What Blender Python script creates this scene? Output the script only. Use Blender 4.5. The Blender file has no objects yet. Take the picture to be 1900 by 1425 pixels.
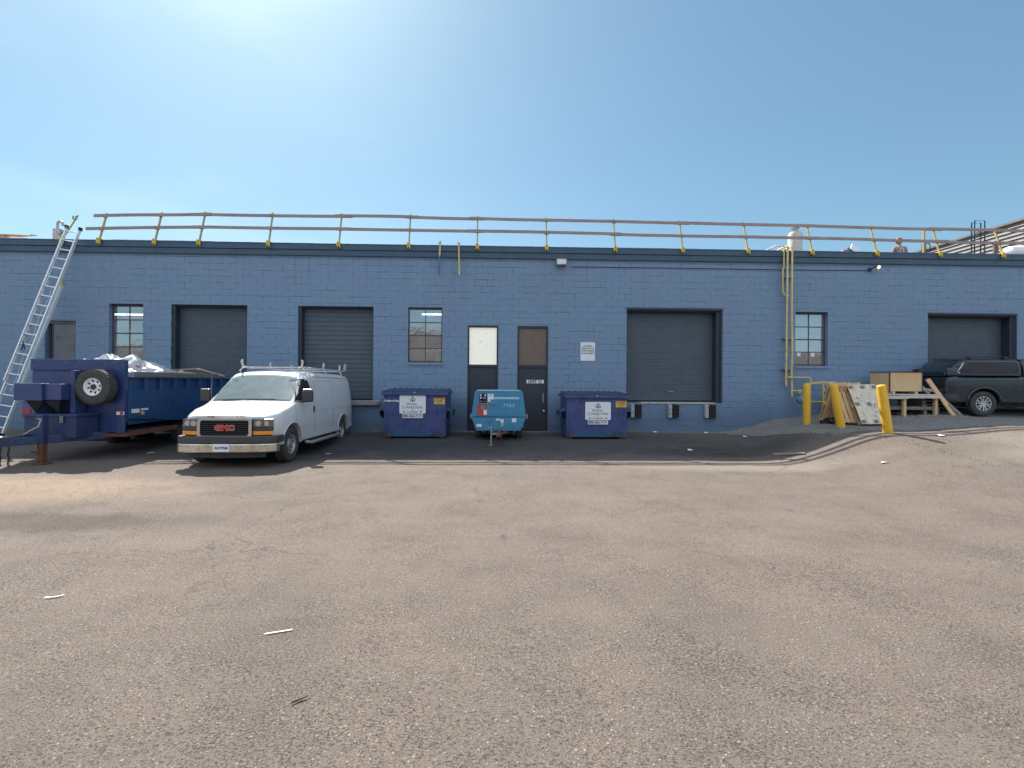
import bpy, bmesh, math, random
from mathutils import Vector, Matrix, noise
random.seed(7)
R = math.radians
scene = bpy.context.scene
COL = scene.collection

# ------------------------------------------------------------------ camera
cam_d = bpy.data.cameras.new('camera'); cam = bpy.data.objects.new('camera', cam_d); COL.objects.link(cam)
cam_d.sensor_width = 36; cam_d.lens = 16.105; cam_d.shift_y = -0.00237; cam_d.clip_end = 3000; cam_d.clip_start = .05
cam.matrix_world = Matrix.Translation((0, 0, 1.75)) @ Matrix.Rotation(R(-1.6), 4, 'Z') @ Matrix.Rotation(R(90), 4, 'X') @ Matrix.Rotation(R(.43), 4, 'Z')
scene.camera = cam
# ------------------------------------------------------------------ light
SUN = Vector((-.6, 1, 1.352)).normalized()
EL = math.asin(SUN.z)
w = bpy.data.worlds.new('World'); scene.world = w; w.use_nodes = True
nt = w.node_tree; bg = nt.nodes['Background']
sky = nt.nodes.new('ShaderNodeTexSky'); sky.sky_type = 'NISHITA'; sky.sun_disc = False
sky.sun_elevation = EL; sky.sun_rotation = math.atan2(SUN.x, SUN.y); sky.air_density = 1.0; sky.dust_density = .8; sky.ozone_density = 1.5
tc = nt.nodes.new('ShaderNodeTexCoord'); mp = nt.nodes.new('ShaderNodeMapping'); mp.inputs['Scale'].default_value = (1.2, 1.2, 3.2); mp.inputs['Rotation'].default_value = (.3, .5, .4)
nz = nt.nodes.new('ShaderNodeTexNoise'); nz.inputs['Scale'].default_value = 1.5; nz.inputs['Detail'].default_value = 6; nz.inputs['Roughness'].default_value = .5; nz.inputs['Distortion'].default_value = .8
rm = nt.nodes.new('ShaderNodeMapRange'); rm.inputs[1].default_value = .46; rm.inputs[2].default_value = .8; rm.inputs[3].default_value = 0; rm.inputs[4].default_value = .13
mx = nt.nodes.new('ShaderNodeMix'); mx.data_type = 'RGBA'
nt.links.new(tc.outputs['Generated'], mp.inputs['Vector']); nt.links.new(mp.outputs['Vector'], nz.inputs['Vector']); nt.links.new(nz.outputs['Fac'], rm.inputs[0])
sxw = nt.nodes.new('ShaderNodeSeparateXYZ'); nt.links.new(tc.outputs['Generated'], sxw.inputs[0])
def wmr(v, a, b, c, d):
    q = nt.nodes.new('ShaderNodeMapRange'); q.interpolation_type = 'SMOOTHSTEP'; nt.links.new(v, q.inputs[0])
    for i, z in enumerate((a, b, c, d)): q.inputs[i+1].default_value = z
    return q.outputs[0]
def wmul(a, b):
    q = nt.nodes.new('ShaderNodeMath'); q.operation = 'MULTIPLY'; nt.links.new(a, q.inputs[0]); nt.links.new(b, q.inputs[1]); return q.outputs[0]
nt.links.new(wmul(rm.outputs[0], wmr(sxw.outputs[0], -.35, .15, 1, 0)), mx.inputs[0])
nz2 = nt.nodes.new('ShaderNodeTexNoise'); nz2.inputs['Scale'].default_value = 2.4; nz2.inputs['Detail'].default_value = 6; nt.links.new(tc.outputs['Generated'], nz2.inputs['Vector'])
cl = nt.nodes.new('ShaderNodeMix'); cl.data_type = 'RGBA'; cl.inputs[7].default_value = (4.7, 5.2, 5.9, 1)  # unseen bright cloud, added behind the camera to fill the shaded front
nt.links.new(wmul(wmul(wmr(sxw.outputs[1], .1, -.35, 0, 1), wmr(nz2.outputs['Fac'], .36, .56, .35, 1)), wmr(sxw.outputs[2], .16, .4, .12, 1)), cl.inputs[0]); gm = nt.nodes.new('ShaderNodeGamma'); gm.inputs[1].default_value = .74; nt.links.new(sky.outputs[0], gm.inputs[0])
tn = nt.nodes.new('ShaderNodeMix'); tn.data_type = 'RGBA'; tn.blend_type = 'MULTIPLY'; tn.inputs[0].default_value = 1; tn.inputs[7].default_value = (.64, .865, .91, 1); nt.links.new(gm.outputs[0], tn.inputs[6])
nt.links.new(tn.outputs[2], mx.inputs[6]); mx.inputs[7].default_value = (6.5, 7.2, 8, 1)
nt.links.new(mx.outputs[2], cl.inputs[6]); nt.links.new(cl.outputs[2], bg.inputs[0]); bg.inputs[1].default_value = .1
sl = bpy.data.lights.new('sun', 'SUN'); sl.energy = 3.8; sl.angle = R(.53); sl.color = (1, .95, .87)
so = bpy.data.objects.new('sun', sl); COL.objects.link(so); so.rotation_euler = SUN.to_track_quat('Z', 'Y').to_euler(); so.location = (-10, 20, 30)
scene.view_settings.view_transform = 'Standard'; scene.view_settings.look = 'None'; scene.view_settings.exposure = 1.26; scene.view_settings.gamma = 1

# ------------------------------------------------------------------ materials
class NB:
    def __init__(s, name):
        s.m = bpy.data.materials.new(name); s.m.use_nodes = True; s.t = s.m.node_tree; s.b = s.t.nodes['Principled BSDF']
        s.tc = s.n('ShaderNodeTexCoord')
    def n(s, t, **k):
        x = s.t.nodes.new(t)
        for a, b in k.items(): setattr(x, a, b)
        return x
    def l(s, a, b): s.t.links.new(a, b)
    def noise(s, scale, det=4, rough=.55, vec=None, dist=0, stretch=None):
        x = s.n('ShaderNodeTexNoise'); x.inputs['Scale'].default_value = scale; x.inputs['Detail'].default_value = det; x.inputs['Roughness'].default_value = rough; x.inputs['Distortion'].default_value = dist
        v = vec or s.tc.outputs['Object']
        if stretch:
            mp = s.n('ShaderNodeMapping'); mp.inputs['Scale'].default_value = stretch; s.l(v, mp.inputs[0]); v = mp.outputs[0]
        s.l(v, x.inputs['Vector']); return x.outputs['Fac']
    def rng(s, v, a, b, c=0, d=1):
        x = s.n('ShaderNodeMapRange'); s.l(v, x.inputs[0])
        for i, q in enumerate((a, b, c, d)): x.inputs[i+1].default_value = q
        return x.outputs[0]
    def mix(s, f, a, b, blend='MIX'):
        x = s.n('ShaderNodeMix', data_type='RGBA', blend_type=blend)
        for i, q in ((0, f), (6, a), (7, b)):
            if isinstance(q, (int, float)): x.inputs[i].default_value = q
            elif isinstance(q, tuple): x.inputs[i].default_value = (*q[:3], 1)
            else: s.l(q, x.inputs[i])
        return x.outputs[2]
    def math(s, op, a, b=0):
        x = s.n('ShaderNodeMath', operation=op)
        for i, q in enumerate((a, b)):
            if isinstance(q, (int, float)): x.inputs[i].default_value = q
            else: s.l(q, x.inputs[i])
        return x.outputs[0]
    def bump(s, h, strength=.3, dist=.01, prev=None):
        x = s.n('ShaderNodeBump'); x.inputs['Strength'].default_value = strength; x.inputs['Distance'].default_value = dist
        s.l(h, x.inputs['Height'])
        if prev: s.l(prev, x.inputs['Normal'])
        s.l(x.outputs[0], s.b.inputs['Normal']); return x.outputs[0]
    def set(s, k, v):
        i = s.b.inputs[k]
        if isinstance(v, (int, float)): i.default_value = v
        elif isinstance(v, tuple): i.default_value = (*v[:3], 1)
        else: s.l(v, i)

def mat(name, c1, c2=None, scale=6, rough=.6, metal=0, bump=.1, bscale=60, dirt=None, dscale=3, dlo=.55, dhi=.75, coat=0, spec=.5, stretch=None):
    """painted / plain surface: two-tone noise, optional dirt blotches of their own colour, micro bump"""
    N = NB(name); c2 = c2 or tuple(c*.8 for c in c1)
    col = N.mix(N.rng(N.noise(scale, 5, stretch=stretch), .3, .7), c1, c2)
    r = N.rng(N.noise(scale*2.3, 3), .3, .7, max(.05, rough-.08), min(1, rough+.1))
    if dirt:
        f = N.rng(N.noise(dscale, 8, .65), dlo, dhi)
        col = N.mix(f, col, dirt); r = N.math('MAXIMUM', r, N.math('MULTIPLY', f, .8))
    N.set('Base Color', col); N.set('Roughness', r); N.set('Metallic', metal); N.set('Coat Weight', coat); N.set('Specular IOR Level', spec)
    if bump: N.bump(N.noise(bscale, 4), bump, .004)
    return N.m

M = {}
M['dark_frame'] = mat('dark_frame', (.022, .032, .05), (.03, .04, .06), rough=.6)
M['fascia'] = mat('fascia_metal', (.05, .095, .15), (.038, .075, .12), scale=1.5, rough=.5, dirt=(.03, .05, .08), dscale=9, dlo=.6, dhi=.8, stretch=(1, 1, 8))
M['coping'] = mat('coping_metal', (.09, .14, .26), (.16, .25, .42), scale=3, rough=.4, metal=.3)
M['roofing'] = mat('roofing_membrane', (.09, .09, .09), (.13, .12, .11), rough=.9)
M['od'] = mat('overhead_door_paint', (.085, .112, .145), (.075, .10, .13), scale=2.5, rough=.55, dirt=(.07, .09, .11), dscale=5, dlo=.5, dhi=.8)
M['door'] = mat('door_paint', (.034, .042, .06), (.028, .036, .05), scale=3, rough=.5, dirt=(.06, .07, .09), dscale=30, dlo=.68, dhi=.75)
M['concrete'] = mat('concrete', (.36, .36, .34), (.22, .23, .23), scale=14, rough=.9, bump=.5, dirt=(.1, .11, .12), dscale=7, dlo=.5, dhi=.7)
M['rubber'] = mat('black_rubber', (.012, .012, .014), (.03, .03, .03), scale=20, rough=.85, bump=.4)
M['tyre'] = mat('tyre_rubber', (.04, .04, .04), (.075, .07, .065), scale=12, rough=.85, bump=.3, bscale=90)
M['white_steel'] = mat('worn_white_steel', (.5, .52, .54), (.3, .32, .34), scale=14, rough=.6, dirt=(.2, .08, .04), dscale=12, dlo=.55, dhi=.62)
M['yellow'] = mat('yellow_clamp_paint', (.72, .5, .05), (.55, .38, .04), scale=12, rough=.5, dirt=(.3, .2, .06), dscale=16)
M['pole_yellow'] = mat('guard_post_paint', (.5, .38, .1), (.32, .28, .1), scale=9, rough=.6, dirt=(.16, .1, .06), dscale=10)
M['pipe_yellow'] = mat('gas_pipe_paint', (.72, .56, .24), (.55, .43, .2), scale=9, rough=.5, dirt=(.3, .16, .1), dscale=8, dlo=.6, dhi=.7)
M['bollard'] = mat('bollard_yellow', (.82, .47, .03), (.7, .38, .03), scale=8, rough=.5, dirt=(.35, .2, .03), dscale=9, dlo=.58, dhi=.78)
M['plank'] = mat('weathered_plank', (.42, .32, .30), (.25, .19, .185), scale=3, rough=.9, bump=.5, stretch=(.6, 10, 14))
M['wood'] = mat('new_lumber', (.74, .5, .27), (.58, .37, .19), scale=3, rough=.8, bump=.3, stretch=(1, 9, 9))
M['wood_pale'] = mat('pale_pallet_wood', (.76, .66, .53), (.55, .47, .37), scale=5, rough=.9, bump=.4, dirt=(.15, .12, .1), dscale=10, dlo=.58, dhi=.7)
M['wood_grey'] = mat('grey_old_wood', (.25, .23, .21), (.14, .125, .11), scale=4, rough=.9, bump=.5, stretch=(1, .3, 9))
def osb():
    N = NB('osb_board'); v = N.n('ShaderNodeTexVoronoi'); v.inputs['Scale'].default_value = 38
    mp = N.n('ShaderNodeMapping'); mp.inputs['Scale'].default_value = (1, 1, 2.4); mp.inputs['Rotation'].default_value = (0, .6, 0); N.l(N.tc.outputs['Object'], mp.inputs[0]); N.l(mp.outputs[0], v.inputs['Vector'])
    g = N.n('ShaderNodeRGBToBW'); N.l(v.outputs['Color'], g.inputs[0])
    c = N.mix(N.rng(g.outputs[0], .2, .8), (.74, .50, .26), (.56, .35, .16)); N.set('Base Color', N.mix(N.rng(N.noise(2), .4, .7), c, (.68, .48, .28))); N.set('Roughness', .85); N.bump(g.outputs[0], .2, .003); return N.m
M['osb'] = osb()
M['wood_red'] = mat('red_edge_board', (.16, .05, .04), (.1, .04, .03), rough=.8)
M['aluminium'] = mat('ladder_aluminium', (.86, .88, .9), (.76, .79, .82), scale=6, rough=.42, metal=.25, bump=.05)
M['steel'] = mat('bare_steel', (.45, .45, .46), (.3, .3, .31), rough=.45, metal=.8)
M['chrome'] = mat('chrome_trim', (.75, .76, .78), (.6, .62, .64), scale=20, rough=.16, metal=1, bump=0)
M['chrome_dull'] = mat('dusty_chrome', (.72, .66, .58), (.55, .5, .44), scale=5, rough=.3, metal=.85, bump=.05, dirt=(.42, .36, .3), dscale=5, dlo=.5, dhi=.8)
def van_paint():
    N = NB('van_white_paint'); q = N.n('ShaderNodeSeparateXYZ'); N.l(N.tc.outputs['Object'], q.inputs[0])
    c = N.mix(N.rng(N.noise(1.6, 5, .6), .4, .7), (.72, .725, .74), (.66, .665, .68))
    gr = N.rng(N.math('ADD', q.outputs[2], N.math('MULTIPLY', N.math('SUBTRACT', N.noise(3, 7, .8), .5), .7)), .35, .95, .6, 0); c = N.mix(gr, c, (.34, .32, .30))
    c = N.mix(N.rng(N.noise(6, 8, .8, stretch=(1, 1, .35)), .58, .75, 0, .4), c, (.45, .44, .43))
    N.set('Base Color', c); N.set('Roughness', N.rng(gr, 0, .6, .3, .6)); N.set('Coat Weight', .4); N.bump(N.noise(2.5, 2), .15, .02); return N.m
M['van_white'] = van_paint()
M['black_plastic'] = mat('black_plastic', (.02, .02, .022), (.035, .035, .037), rough=.55)
M['grey_plastic'] = mat('grey_plastic', (.055, .058, .062), (.04, .042, .045), rough=.6)
M['amber'] = mat('amber_lens', (.9, .32, .02), (.8, .25, .01), scale=30, rough=.2, bump=.1, coat=.5)
M['lens'] = mat('headlamp_lens', (.2, .22, .25), (.06, .07, .08), scale=14, rough=.08, metal=.6, bump=.1, coat=1)
M['red'] = mat('red_paint', (.62, .03, .03), (.5, .02, .03), rough=.35)
M['white'] = mat('white_plate', (.8, .81, .83), (.74, .75, .77), rough=.5, bump=.02)
M['letter'] = mat('black_lettering', (.02, .022, .025), rough=.8, bump=0, spec=.1)
M['letter_green'] = mat('dark_green_lettering', (.03, .09, .09), rough=.5, bump=0)
M['letter_white'] = mat('white_lettering', (.8, .82, .86), rough=.5, bump=0)
M['maple_red'] = mat('leaf_red', (.5, .02, .05), rough=.5, bump=0)
M['rust'] = mat('rusty_steel', (.2, .075, .035), (.1, .045, .03), scale=16, rough=.9, bump=.4, dirt=(.05, .035, .04), dscale=7)
M['blue'] = mat('trailer_blue', (.025, .055, .16), (.04, .065, .19), scale=3, rough=.36, coat=.2, bump=.05, dirt=(.07, .07, .17), dscale=2.2, dlo=.5, dhi=.8)
M['blue2'] = mat('trailer_splattered_blue', (.008, .055, .15), (.012, .065, .18), scale=2, rough=.35, coat=.2, bump=.05, dirt=(.3, .4, .6), dscale=26, dlo=.66, dhi=.7)
M['dump_blue'] = mat('dumpster_blue', (.07, .075, .21), (.035, .07, .2), scale=3.5, rough=.42, bump=.6, bscale=7, dirt=(.012, .035, .11), dscale=3.4, dlo=.5, dhi=.7)
M['dump_lid'] = mat('dumpster_lid_plastic', (.012, .035, .09), (.03, .08, .17), scale=5, rough=.4)
M['comp_blue'] = mat('compressor_blue', (.035, .20, .36), (.05, .26, .42), scale=4, rough=.35, coat=.2, bump=.08, dirt=(.02, .1, .2), dscale=7, dlo=.58, dhi=.8)
M['comp_pale'] = mat('pale_blue_stripe', (.38, .62, .72), (.3, .55, .66), scale=20, rough=.5)
M['orange_sticker'] = mat('orange_sticker', (.75, .28, .05), (.7, .4, .1), scale=60, rough=.5, bump=0, dirt=(.25, .08, .03), dscale=70, dlo=.55, dhi=.6)
M['yellow_sticker'] = mat('yellow_sticker', (.8, .55, .08), (.7, .5, .15), scale=60, rough=.5, bump=0, dirt=(.2, .12, .04), dscale=70, dlo=.56, dhi=.6)
M['truck'] = mat('truck_charcoal_paint', (.016, .024, .032), (.013, .02, .027), scale=2, rough=.25, coat=.25, bump=0)
def glassy(name, c, rough=.04, refl=.4, transp=0, fres=.5, wavy=0):
    N = NB(name); N.set('Base Color', N.mix(N.rng(N.noise(5, 5), .4, .7), c, tuple(q*1.6+.004 for q in c))); N.set('Roughness', .5); N.set('Specular IOR Level', .3)
    g = N.n('ShaderNodeBsdfGlossy'); g.inputs['Roughness'].default_value = rough; g.inputs['Color'].default_value = (.95, .97, 1, 1)
    fr = N.n('ShaderNodeLayerWeight'); fr.inputs[0].default_value = .3
    if wavy:
        bp = N.n('ShaderNodeBump'); bp.inputs['Strength'].default_value = wavy; bp.inputs['Distance'].default_value = .02; N.l(N.noise(5, 3, .6), bp.inputs['Height']); N.l(bp.outputs[0], g.inputs['Normal'])
    f = N.math('ADD', N.math('MULTIPLY', fr.outputs['Fresnel'], fres), refl)
    base = N.b.outputs[0]
    if transp:
        tr = N.n('ShaderNodeBsdfTransparent'); tr.inputs[0].default_value = (.85, .92, .93, 1); m0 = N.n('ShaderNodeMixShader'); m0.inputs[0].default_value = transp
        N.l(base, m0.inputs[1]); N.l(tr.outputs[0], m0.inputs[2]); base = m0.outputs[0]
    ms = N.n('ShaderNodeMixShader'); N.l(f, ms.inputs[0]); N.l(base, ms.inputs[1]); N.l(g.outputs[0], ms.inputs[2])
    N.l(ms.outputs[0], N.t.nodes['Material Output'].inputs[0]); return N.m
M['pane'] = glassy('window_glass', (.30, .32, .34), .03, .34, .6, wavy=.12)
M['windscreen'] = glassy('windscreen_glass', (.05, .06, .06), .03, .22, .62)
M['dark_glass'] = glassy('dark_side_glass', (.005, .006, .007), .03, .01, 0, .07)
M['obscure'] = mat('obscure_glass', (.2, .14, .1), (.12, .085, .065), scale=60, rough=.35, bump=.9, bscale=70, dirt=(.3, .25, .22), dscale=40, dlo=.55, dhi=.7)  # brownish glass, with the brick building's reflection painted into its colour
def emis(name, c, s):
    N = NB(name); N.set('Base Color', c); N.set('Emission Color', c); N.set('Emission Strength', s); return N.m
M['tube'] = emis('fluorescent_tube', (1, .98, .95), 3.0)
M['lamp_on'] = emis('lit_lamp_face', (1, .72, .42), .6)
def frosted():
    N = NB('backlit_frosted_glass'); c = N.mix(N.rng(N.noise(9, 6, .7), .6, .75), (.80, .77, .66), (.45, .45, .40)); N.set('Base Color', c); N.set('Emission Color', c); N.set('Emission Strength', .18); N.set('Roughness', .5); return N.m
M['frosted'] = frosted()
M['window_frame'] = mat('window_frame_paint', (.11, .07, .09), (.07, .055, .075), scale=8, rough=.6, dirt=(.25, .2, .2), dscale=14, dlo=.6, dhi=.7)
M['interior'] = mat('interior_wall', (.35, .36, .35), rough=.9)
M['tarp'] = mat('white_sheeting', (.66, .66, .67), (.52, .53, .55), scale=5, rough=.55, bump=.7, bscale=16, dirt=(.55, .5, .46), dscale=6)
M['skin'] = mat('skin', (.35, .19, .13), rough=.6)
M['shirt'] = mat('pink_plaid_shirt', (.36, .24, .22), (.22, .16, .16), scale=24, rough=.9)
M['vest'] = mat('pale_harness', (.5, .48, .46), rough=.9)
M['trousers'] = mat('dark_trousers', (.05, .06, .09), rough=.9)
M['helmet'] = mat('red_helmet', (.5, .03, .07), (.4, .03, .06), rough=.35)
M['black_bag'] = mat('black_bag_plastic', (.008, .008, .012), (.02, .02, .03), rough=.3, bump=.6, bscale=20)
M['meter'] = mat('meter_grey_blue', (.16, .26, .36), (.1, .18, .26), rough=.5)
M['siding'] = mat('brown_siding', (.22, .19, .18), (.17, .15, .145), scale=2, rough=.7)
M['whitebrick'] = mat('white_painted_brick', (.6, .6, .58), (.45, .45, .44), scale=9, rough=.9, bump=.5)
M['chimney'] = mat('stained_white_metal', (.6, .56, .48), (.5, .46, .38), scale=7, rough=.6, dirt=(.22, .12, .07), dscale=5, dlo=.6, dhi=.68)
M['black_steel'] = mat('dark_blue_steel', (.02, .03, .06), rough=.5)
M['gold'] = mat('worn_yellow_grey_tag', (.6, .5, .1), rough=.6)

def block_wall():
    N = NB('painted_block_wall')
    sx = N.n('ShaderNodeSeparateXYZ'); N.l(N.tc.outputs['Object'], sx.inputs[0])
    cb = N.n('ShaderNodeCombineXYZ'); wob = N.math('MULTIPLY', N.math('SUBTRACT', N.noise(3.5, 3), .5), .012)
    N.l(N.math('ADD', sx.outputs[0], wob), cb.inputs[0]); N.l(N.math('ADD', N.math('ADD', sx.outputs[2], wob), -.046+.006), cb.inputs[1])
    br = N.n('ShaderNodeTexBrick'); br.offset = .5; N.l(cb.outputs[0], br.inputs['Vector'])
    for k, v in (('Scale', 1), ('Mortar Size', .0055), ('Mortar Smooth', .3), ('Bias', 0), ('Brick Width', .4064), ('Row Height', .2032)): br.inputs[k].default_value = v
    br.inputs['Color1'].default_value = (.165, .275, .405, 1); br.inputs['Color2'].default_value = (.185, .285, .40, 1); br.inputs['Mortar'].default_value = (.15, .25, .38, 1)
    patch = N.rng(N.noise(.45, 4, .6), .38, .66); col = N.mix(patch, br.outputs['Color'], N.mix(.6, br.outputs['Color'], (.19, .235, .37)))
    col = N.mix(N.rng(N.noise(9, 8, .8), .52, .75, 0, .55), col, (.09, .14, .22))
    grit = N.noise(30, 5, .85); col = N.mix(N.rng(grit, .50, .36, 0, .6), col, (.08, .12, .2)); col = N.mix(N.rng(grit, .54, .7, 0, .5), col, (.30, .42, .56))
    # joints show only where the paint has opened
    jm = N.math('MULTIPLY', br.outputs['Fac'], N.rng(N.noise(1.9, 7, .8, stretch=(.6, 1, 2.5)), .47, .58, .10, 1)); col = N.mix(jm, col, (.015, .03, .06))
    zs = N.rng(N.math('ADD', sx.outputs[2], N.math('MULTIPLY', N.math('SUBTRACT', N.noise(.9, 7, .75), .5), 2.2)), .25, 1.25, .6, 0); col = N.mix(zs, col, (.07, .12, .19))   # painted shade: wall darkens toward its base with a ragged edge
    chip = N.rng(N.noise(7, 7, .8, stretch=(.5, 1, 2)), .70, .73, 0, .6); col = N.mix(chip, col, (.32, .36, .40))
    dr = N.math('MULTIPLY', N.rng(N.noise(2.2, 6, .8, stretch=(2.2, 1, .10)), .52, .68, 0, .5), N.rng(sx.outputs[2], 3.4, 5.6, 0, 1)); col = N.mix(dr, col, (.09, .15, .22))   # run-off streaks under the fascia
    dr2 = N.math('MULTIPLY', N.rng(N.noise(3.1, 6, .8, stretch=(2.0, 1, .12)), .56, .7, 0, .35), N.rng(sx.outputs[2], 2.8, 5.2, 0, 1)); col = N.mix(dr2, col, (.28, .37, .46))
    sp = N.rng(N.noise(55, 3, .6), .7, .76, 0, .45); col = N.mix(sp, col, (.28, .38, .5))
    N.set('Base Color', col); N.set('Roughness', .62)
    h = N.math('SUBTRACT', N.math('MULTIPLY', N.noise(38, 6, .75), .7), N.math('MULTIPLY', jm, 1.0)); N.bump(h, .8, .006); return N.m
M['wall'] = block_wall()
def brick(name, a, b, mo, sc=1):
    N = NB(name); sx = N.n('ShaderNodeSeparateXYZ'); N.l(N.tc.outputs['Object'], sx.inputs[0]); cb = N.n('ShaderNodeCombineXYZ')
    N.l(N.math('ADD', sx.outputs[0], sx.outputs[1]), cb.inputs[0]); N.l(sx.outputs[2], cb.inputs[1]); br = N.n('ShaderNodeTexBrick'); N.l(cb.outputs[0], br.inputs[0])
    for k, v in (('Scale', 1), ('Mortar Size', .01), ('Brick Width', .21), ('Row Height', .075)): br.inputs[k].default_value = v
    br.inputs['Color1'].default_value = (*a, 1); br.inputs['Color2'].default_value = (*b, 1); br.inputs['Mortar'].default_value = (*mo, 1)
    N.set('Base Color', N.mix(N.rng(N.noise(1.3), .4, .7, 0, .4), br.outputs['Color'], b)); N.set('Roughness', .9); return N.m
M['brown_brick'] = brick('brown_brick', (.14, .105, .085), (.09, .068, .06), (.15, .135, .125))
M['white_brick'] = brick('white_brick', (.6, .6, .58), (.5, .5, .49), (.3, .3, .3))

def asphalt():
    N = NB('weathered_asphalt'); P = N.tc.outputs['Object']
    sx = N.n('ShaderNodeSeparateXYZ'); N.l(P, sx.inputs[0]); X, Y = sx.outputs[0], sx.outputs[1]
    base = N.mix(N.rng(N.noise(.35, 5, .6), .35, .65), (.232, .180, .149), (.198, .157, .132))
    base = N.mix(N.rng(N.noise(1.6, 6, .65, stretch=(.5, 1.6, 1)), .45, .72, 0, .16), base, (.15, .125, .108))
    base = N.mix(N.rng(N.noise(45, 4, .7), .3, .7, 0, .5), base, (.27, .22, .185))
    grain = N.noise(160, 3, .8); base = N.mix(N.rng(grain, .40, .56, .8, 0), base, (.05, .042, .038)); base = N.mix(N.rng(N.noise(110, 3, .8), .56, .72, 0, .6), base, (.38, .32, .28))
    v = N.n('ShaderNodeTexVoronoi'); v.inputs['Scale'].default_value = 50; N.l(P, v.inputs['Vector'])
    g = N.n('ShaderNodeSeparateColor'); N.l(v.outputs['Color'], g.inputs[0])
    near = N.rng(N.noise(.8, 4, .6), .42, .6, .76, .90)
    st = N.math('MULTIPLY', N.math('GREATER_THAN', g.outputs[0], near), N.rng(v.outputs['Distance'], .25, .45, 1, 0))
    base = N.mix(N.math('MULTIPLY', st, .7), base, N.mix(g.outputs[1], (.28, .23, .2), (.46, .41, .36)))
    ru = N.noise(80, 7, .9, stretch=(.7, 1, 1)); den = N.rng(N.noise(1.1, 6, .7), .4, .62, .425, .46)
    pit = N.rng(N.math('SUBTRACT', den, ru), -.01, .03, 0, 1); base = N.mix(N.math('MULTIPLY', pit, .7), base, (.055, .046, .042))
    tr = N.rng(N.noise(.9, 5, .6, stretch=(.12, 1.5, 1)), .52, .66, 0, .09); base = N.mix(tr, base, (.29, .24, .205))
    tr = N.rng(N.noise(.7, 5, .6, stretch=(.16, 1.3, 1), dist=.4), .56, .7, 0, .10); base = N.mix(tr, base, (.13, .112, .10))
    def blob(cx, cy, rx, ry, edge=.35, ns=1.2):
        a = N.math('DIVIDE', N.math('SUBTRACT', X, cx), rx); b = N.math('DIVIDE', N.math('SUBTRACT', Y, cy), ry)
        d = N.math('SQRT', N.math('ADD', N.math('MULTIPLY', a, a), N.math('MULTIPLY', b, b)))
        d = N.math('ADD', d, N.math('MULTIPLY', N.math('SUBTRACT', N.noise(ns, 6, .7), .5), 1.3)); return N.rng(d, 1-edge, 1+edge, 1, 0)
    base = N.mix(N.math('MULTIPLY', blob(-8.2, 7.4, 2.9, .95), .55), base, (.36, .27, .19))        # sand
    base = N.mix(N.math('MULTIPLY', blob(-5.9, 5.7, 2.1, .38, .25), .55), base, (.075, .062, .05))     # damp strip
    base = N.mix(N.math('MULTIPLY', blob(11.2, 9.2, 3.2, .8), .55), base, (.30, .265, .22))         # concrete dust right
    base = N.mix(N.math('MULTIPLY', blob(8.9, 9.4, 1.7, .8, .3), .5), base, (.13, .095, .075))
    base = N.mix(N.math('MULTIPLY', blob(5.2, 9.3, 2.4, .35, .5), .45), base, (.3, .26, .22))
    base = N.mix(N.math('MULTIPLY', blob(-5.3, 12.1, 5.2, 1.9, .4), .75), base, (.04, .044, .05))   # oil under vehicles, deepened to paint in the building's shade
    base = N.mix(N.math('MULTIPLY', blob(0, 12.6, 8, 2.0, .4), .65), base, (.05, .055, .062))  # shade along the building, painted into the asphalt colour
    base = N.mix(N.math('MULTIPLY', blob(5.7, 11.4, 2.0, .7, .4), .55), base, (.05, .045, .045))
    nr = N.math('MULTIPLY', N.rng(Y, 4.8, 1.8, 0, .75), N.rng(N.noise(.9, 6, .65), .35, .62, .25, 1)); base = N.mix(N.math('MULTIPLY', nr, .45), base, (.10, .086, .075))  # painted darkening of the ground toward the camera, broken by noise
    gy = N.rng(Y, 9.5, 11, 0, 1)
    wb = N.math('MULTIPLY', N.math('SUBTRACT', N.noise(2.2, 6, .8), .5), 1.1)
    e1 = N.rng(N.math('ADD', N.math('SUBTRACT', X, N.math('ADD', N.math('MULTIPLY', Y, -.35), 12.11)), wb), -.03, .05, 0, 1); e2 = N.rng(N.math('ADD', Y, wb), 10.85, 10.97, 0, 1)
    base = N.mix(N.math('MULTIPLY', N.math('MULTIPLY', e1, e2), .8), base, N.mix(N.rng(N.noise(28, 6, .9), .42, .58), (.42, .41, .38), (.12, .12, .12)))
    edge = N.math('MULTIPLY', N.rng(N.math('ABSOLUTE', N.math('ADD', N.math('SUBTRACT', X, N.math('ADD', N.math('MULTIPLY', Y, -.35), 12.03)), wb)), 0, .09, 1, 0), e2); base = N.mix(N.math('MULTIPLY', edge, .7), base, (.03, .03, .03))            # grey apron
    cr = N.n('ShaderNodeTexVoronoi', feature='DISTANCE_TO_EDGE'); cr.inputs['Scale'].default_value = .32
    wv = N.n('ShaderNodeVectorMath', operation='ADD'); N.l(P, wv.inputs[0]); nn = N.n('ShaderNodeTexNoise'); nn.inputs['Scale'].default_value = 1.5; nn.inputs['Detail'].default_value = 6; N.l(P, nn.inputs['Vector']); N.l(nn.outputs['Color'], wv.inputs[1]); N.l(wv.outputs[0], cr.inputs['Vector'])
    ck = N.math('MULTIPLY', N.rng(cr.outputs['Distance'], 0, .007, 1, 0), N.rng(N.noise(.5, 3), .46, .56, 0, .42)); base = N.mix(ck, base, (.04, .035, .03))
    v3 = N.n('ShaderNodeTexVoronoi'); v3.inputs['Scale'].default_value = 1.1; N.l(wv.outputs[0], v3.inputs['Vector']); g3 = N.n('ShaderNodeSeparateColor'); N.l(v3.outputs['Color'], g3.inputs[0])
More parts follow.
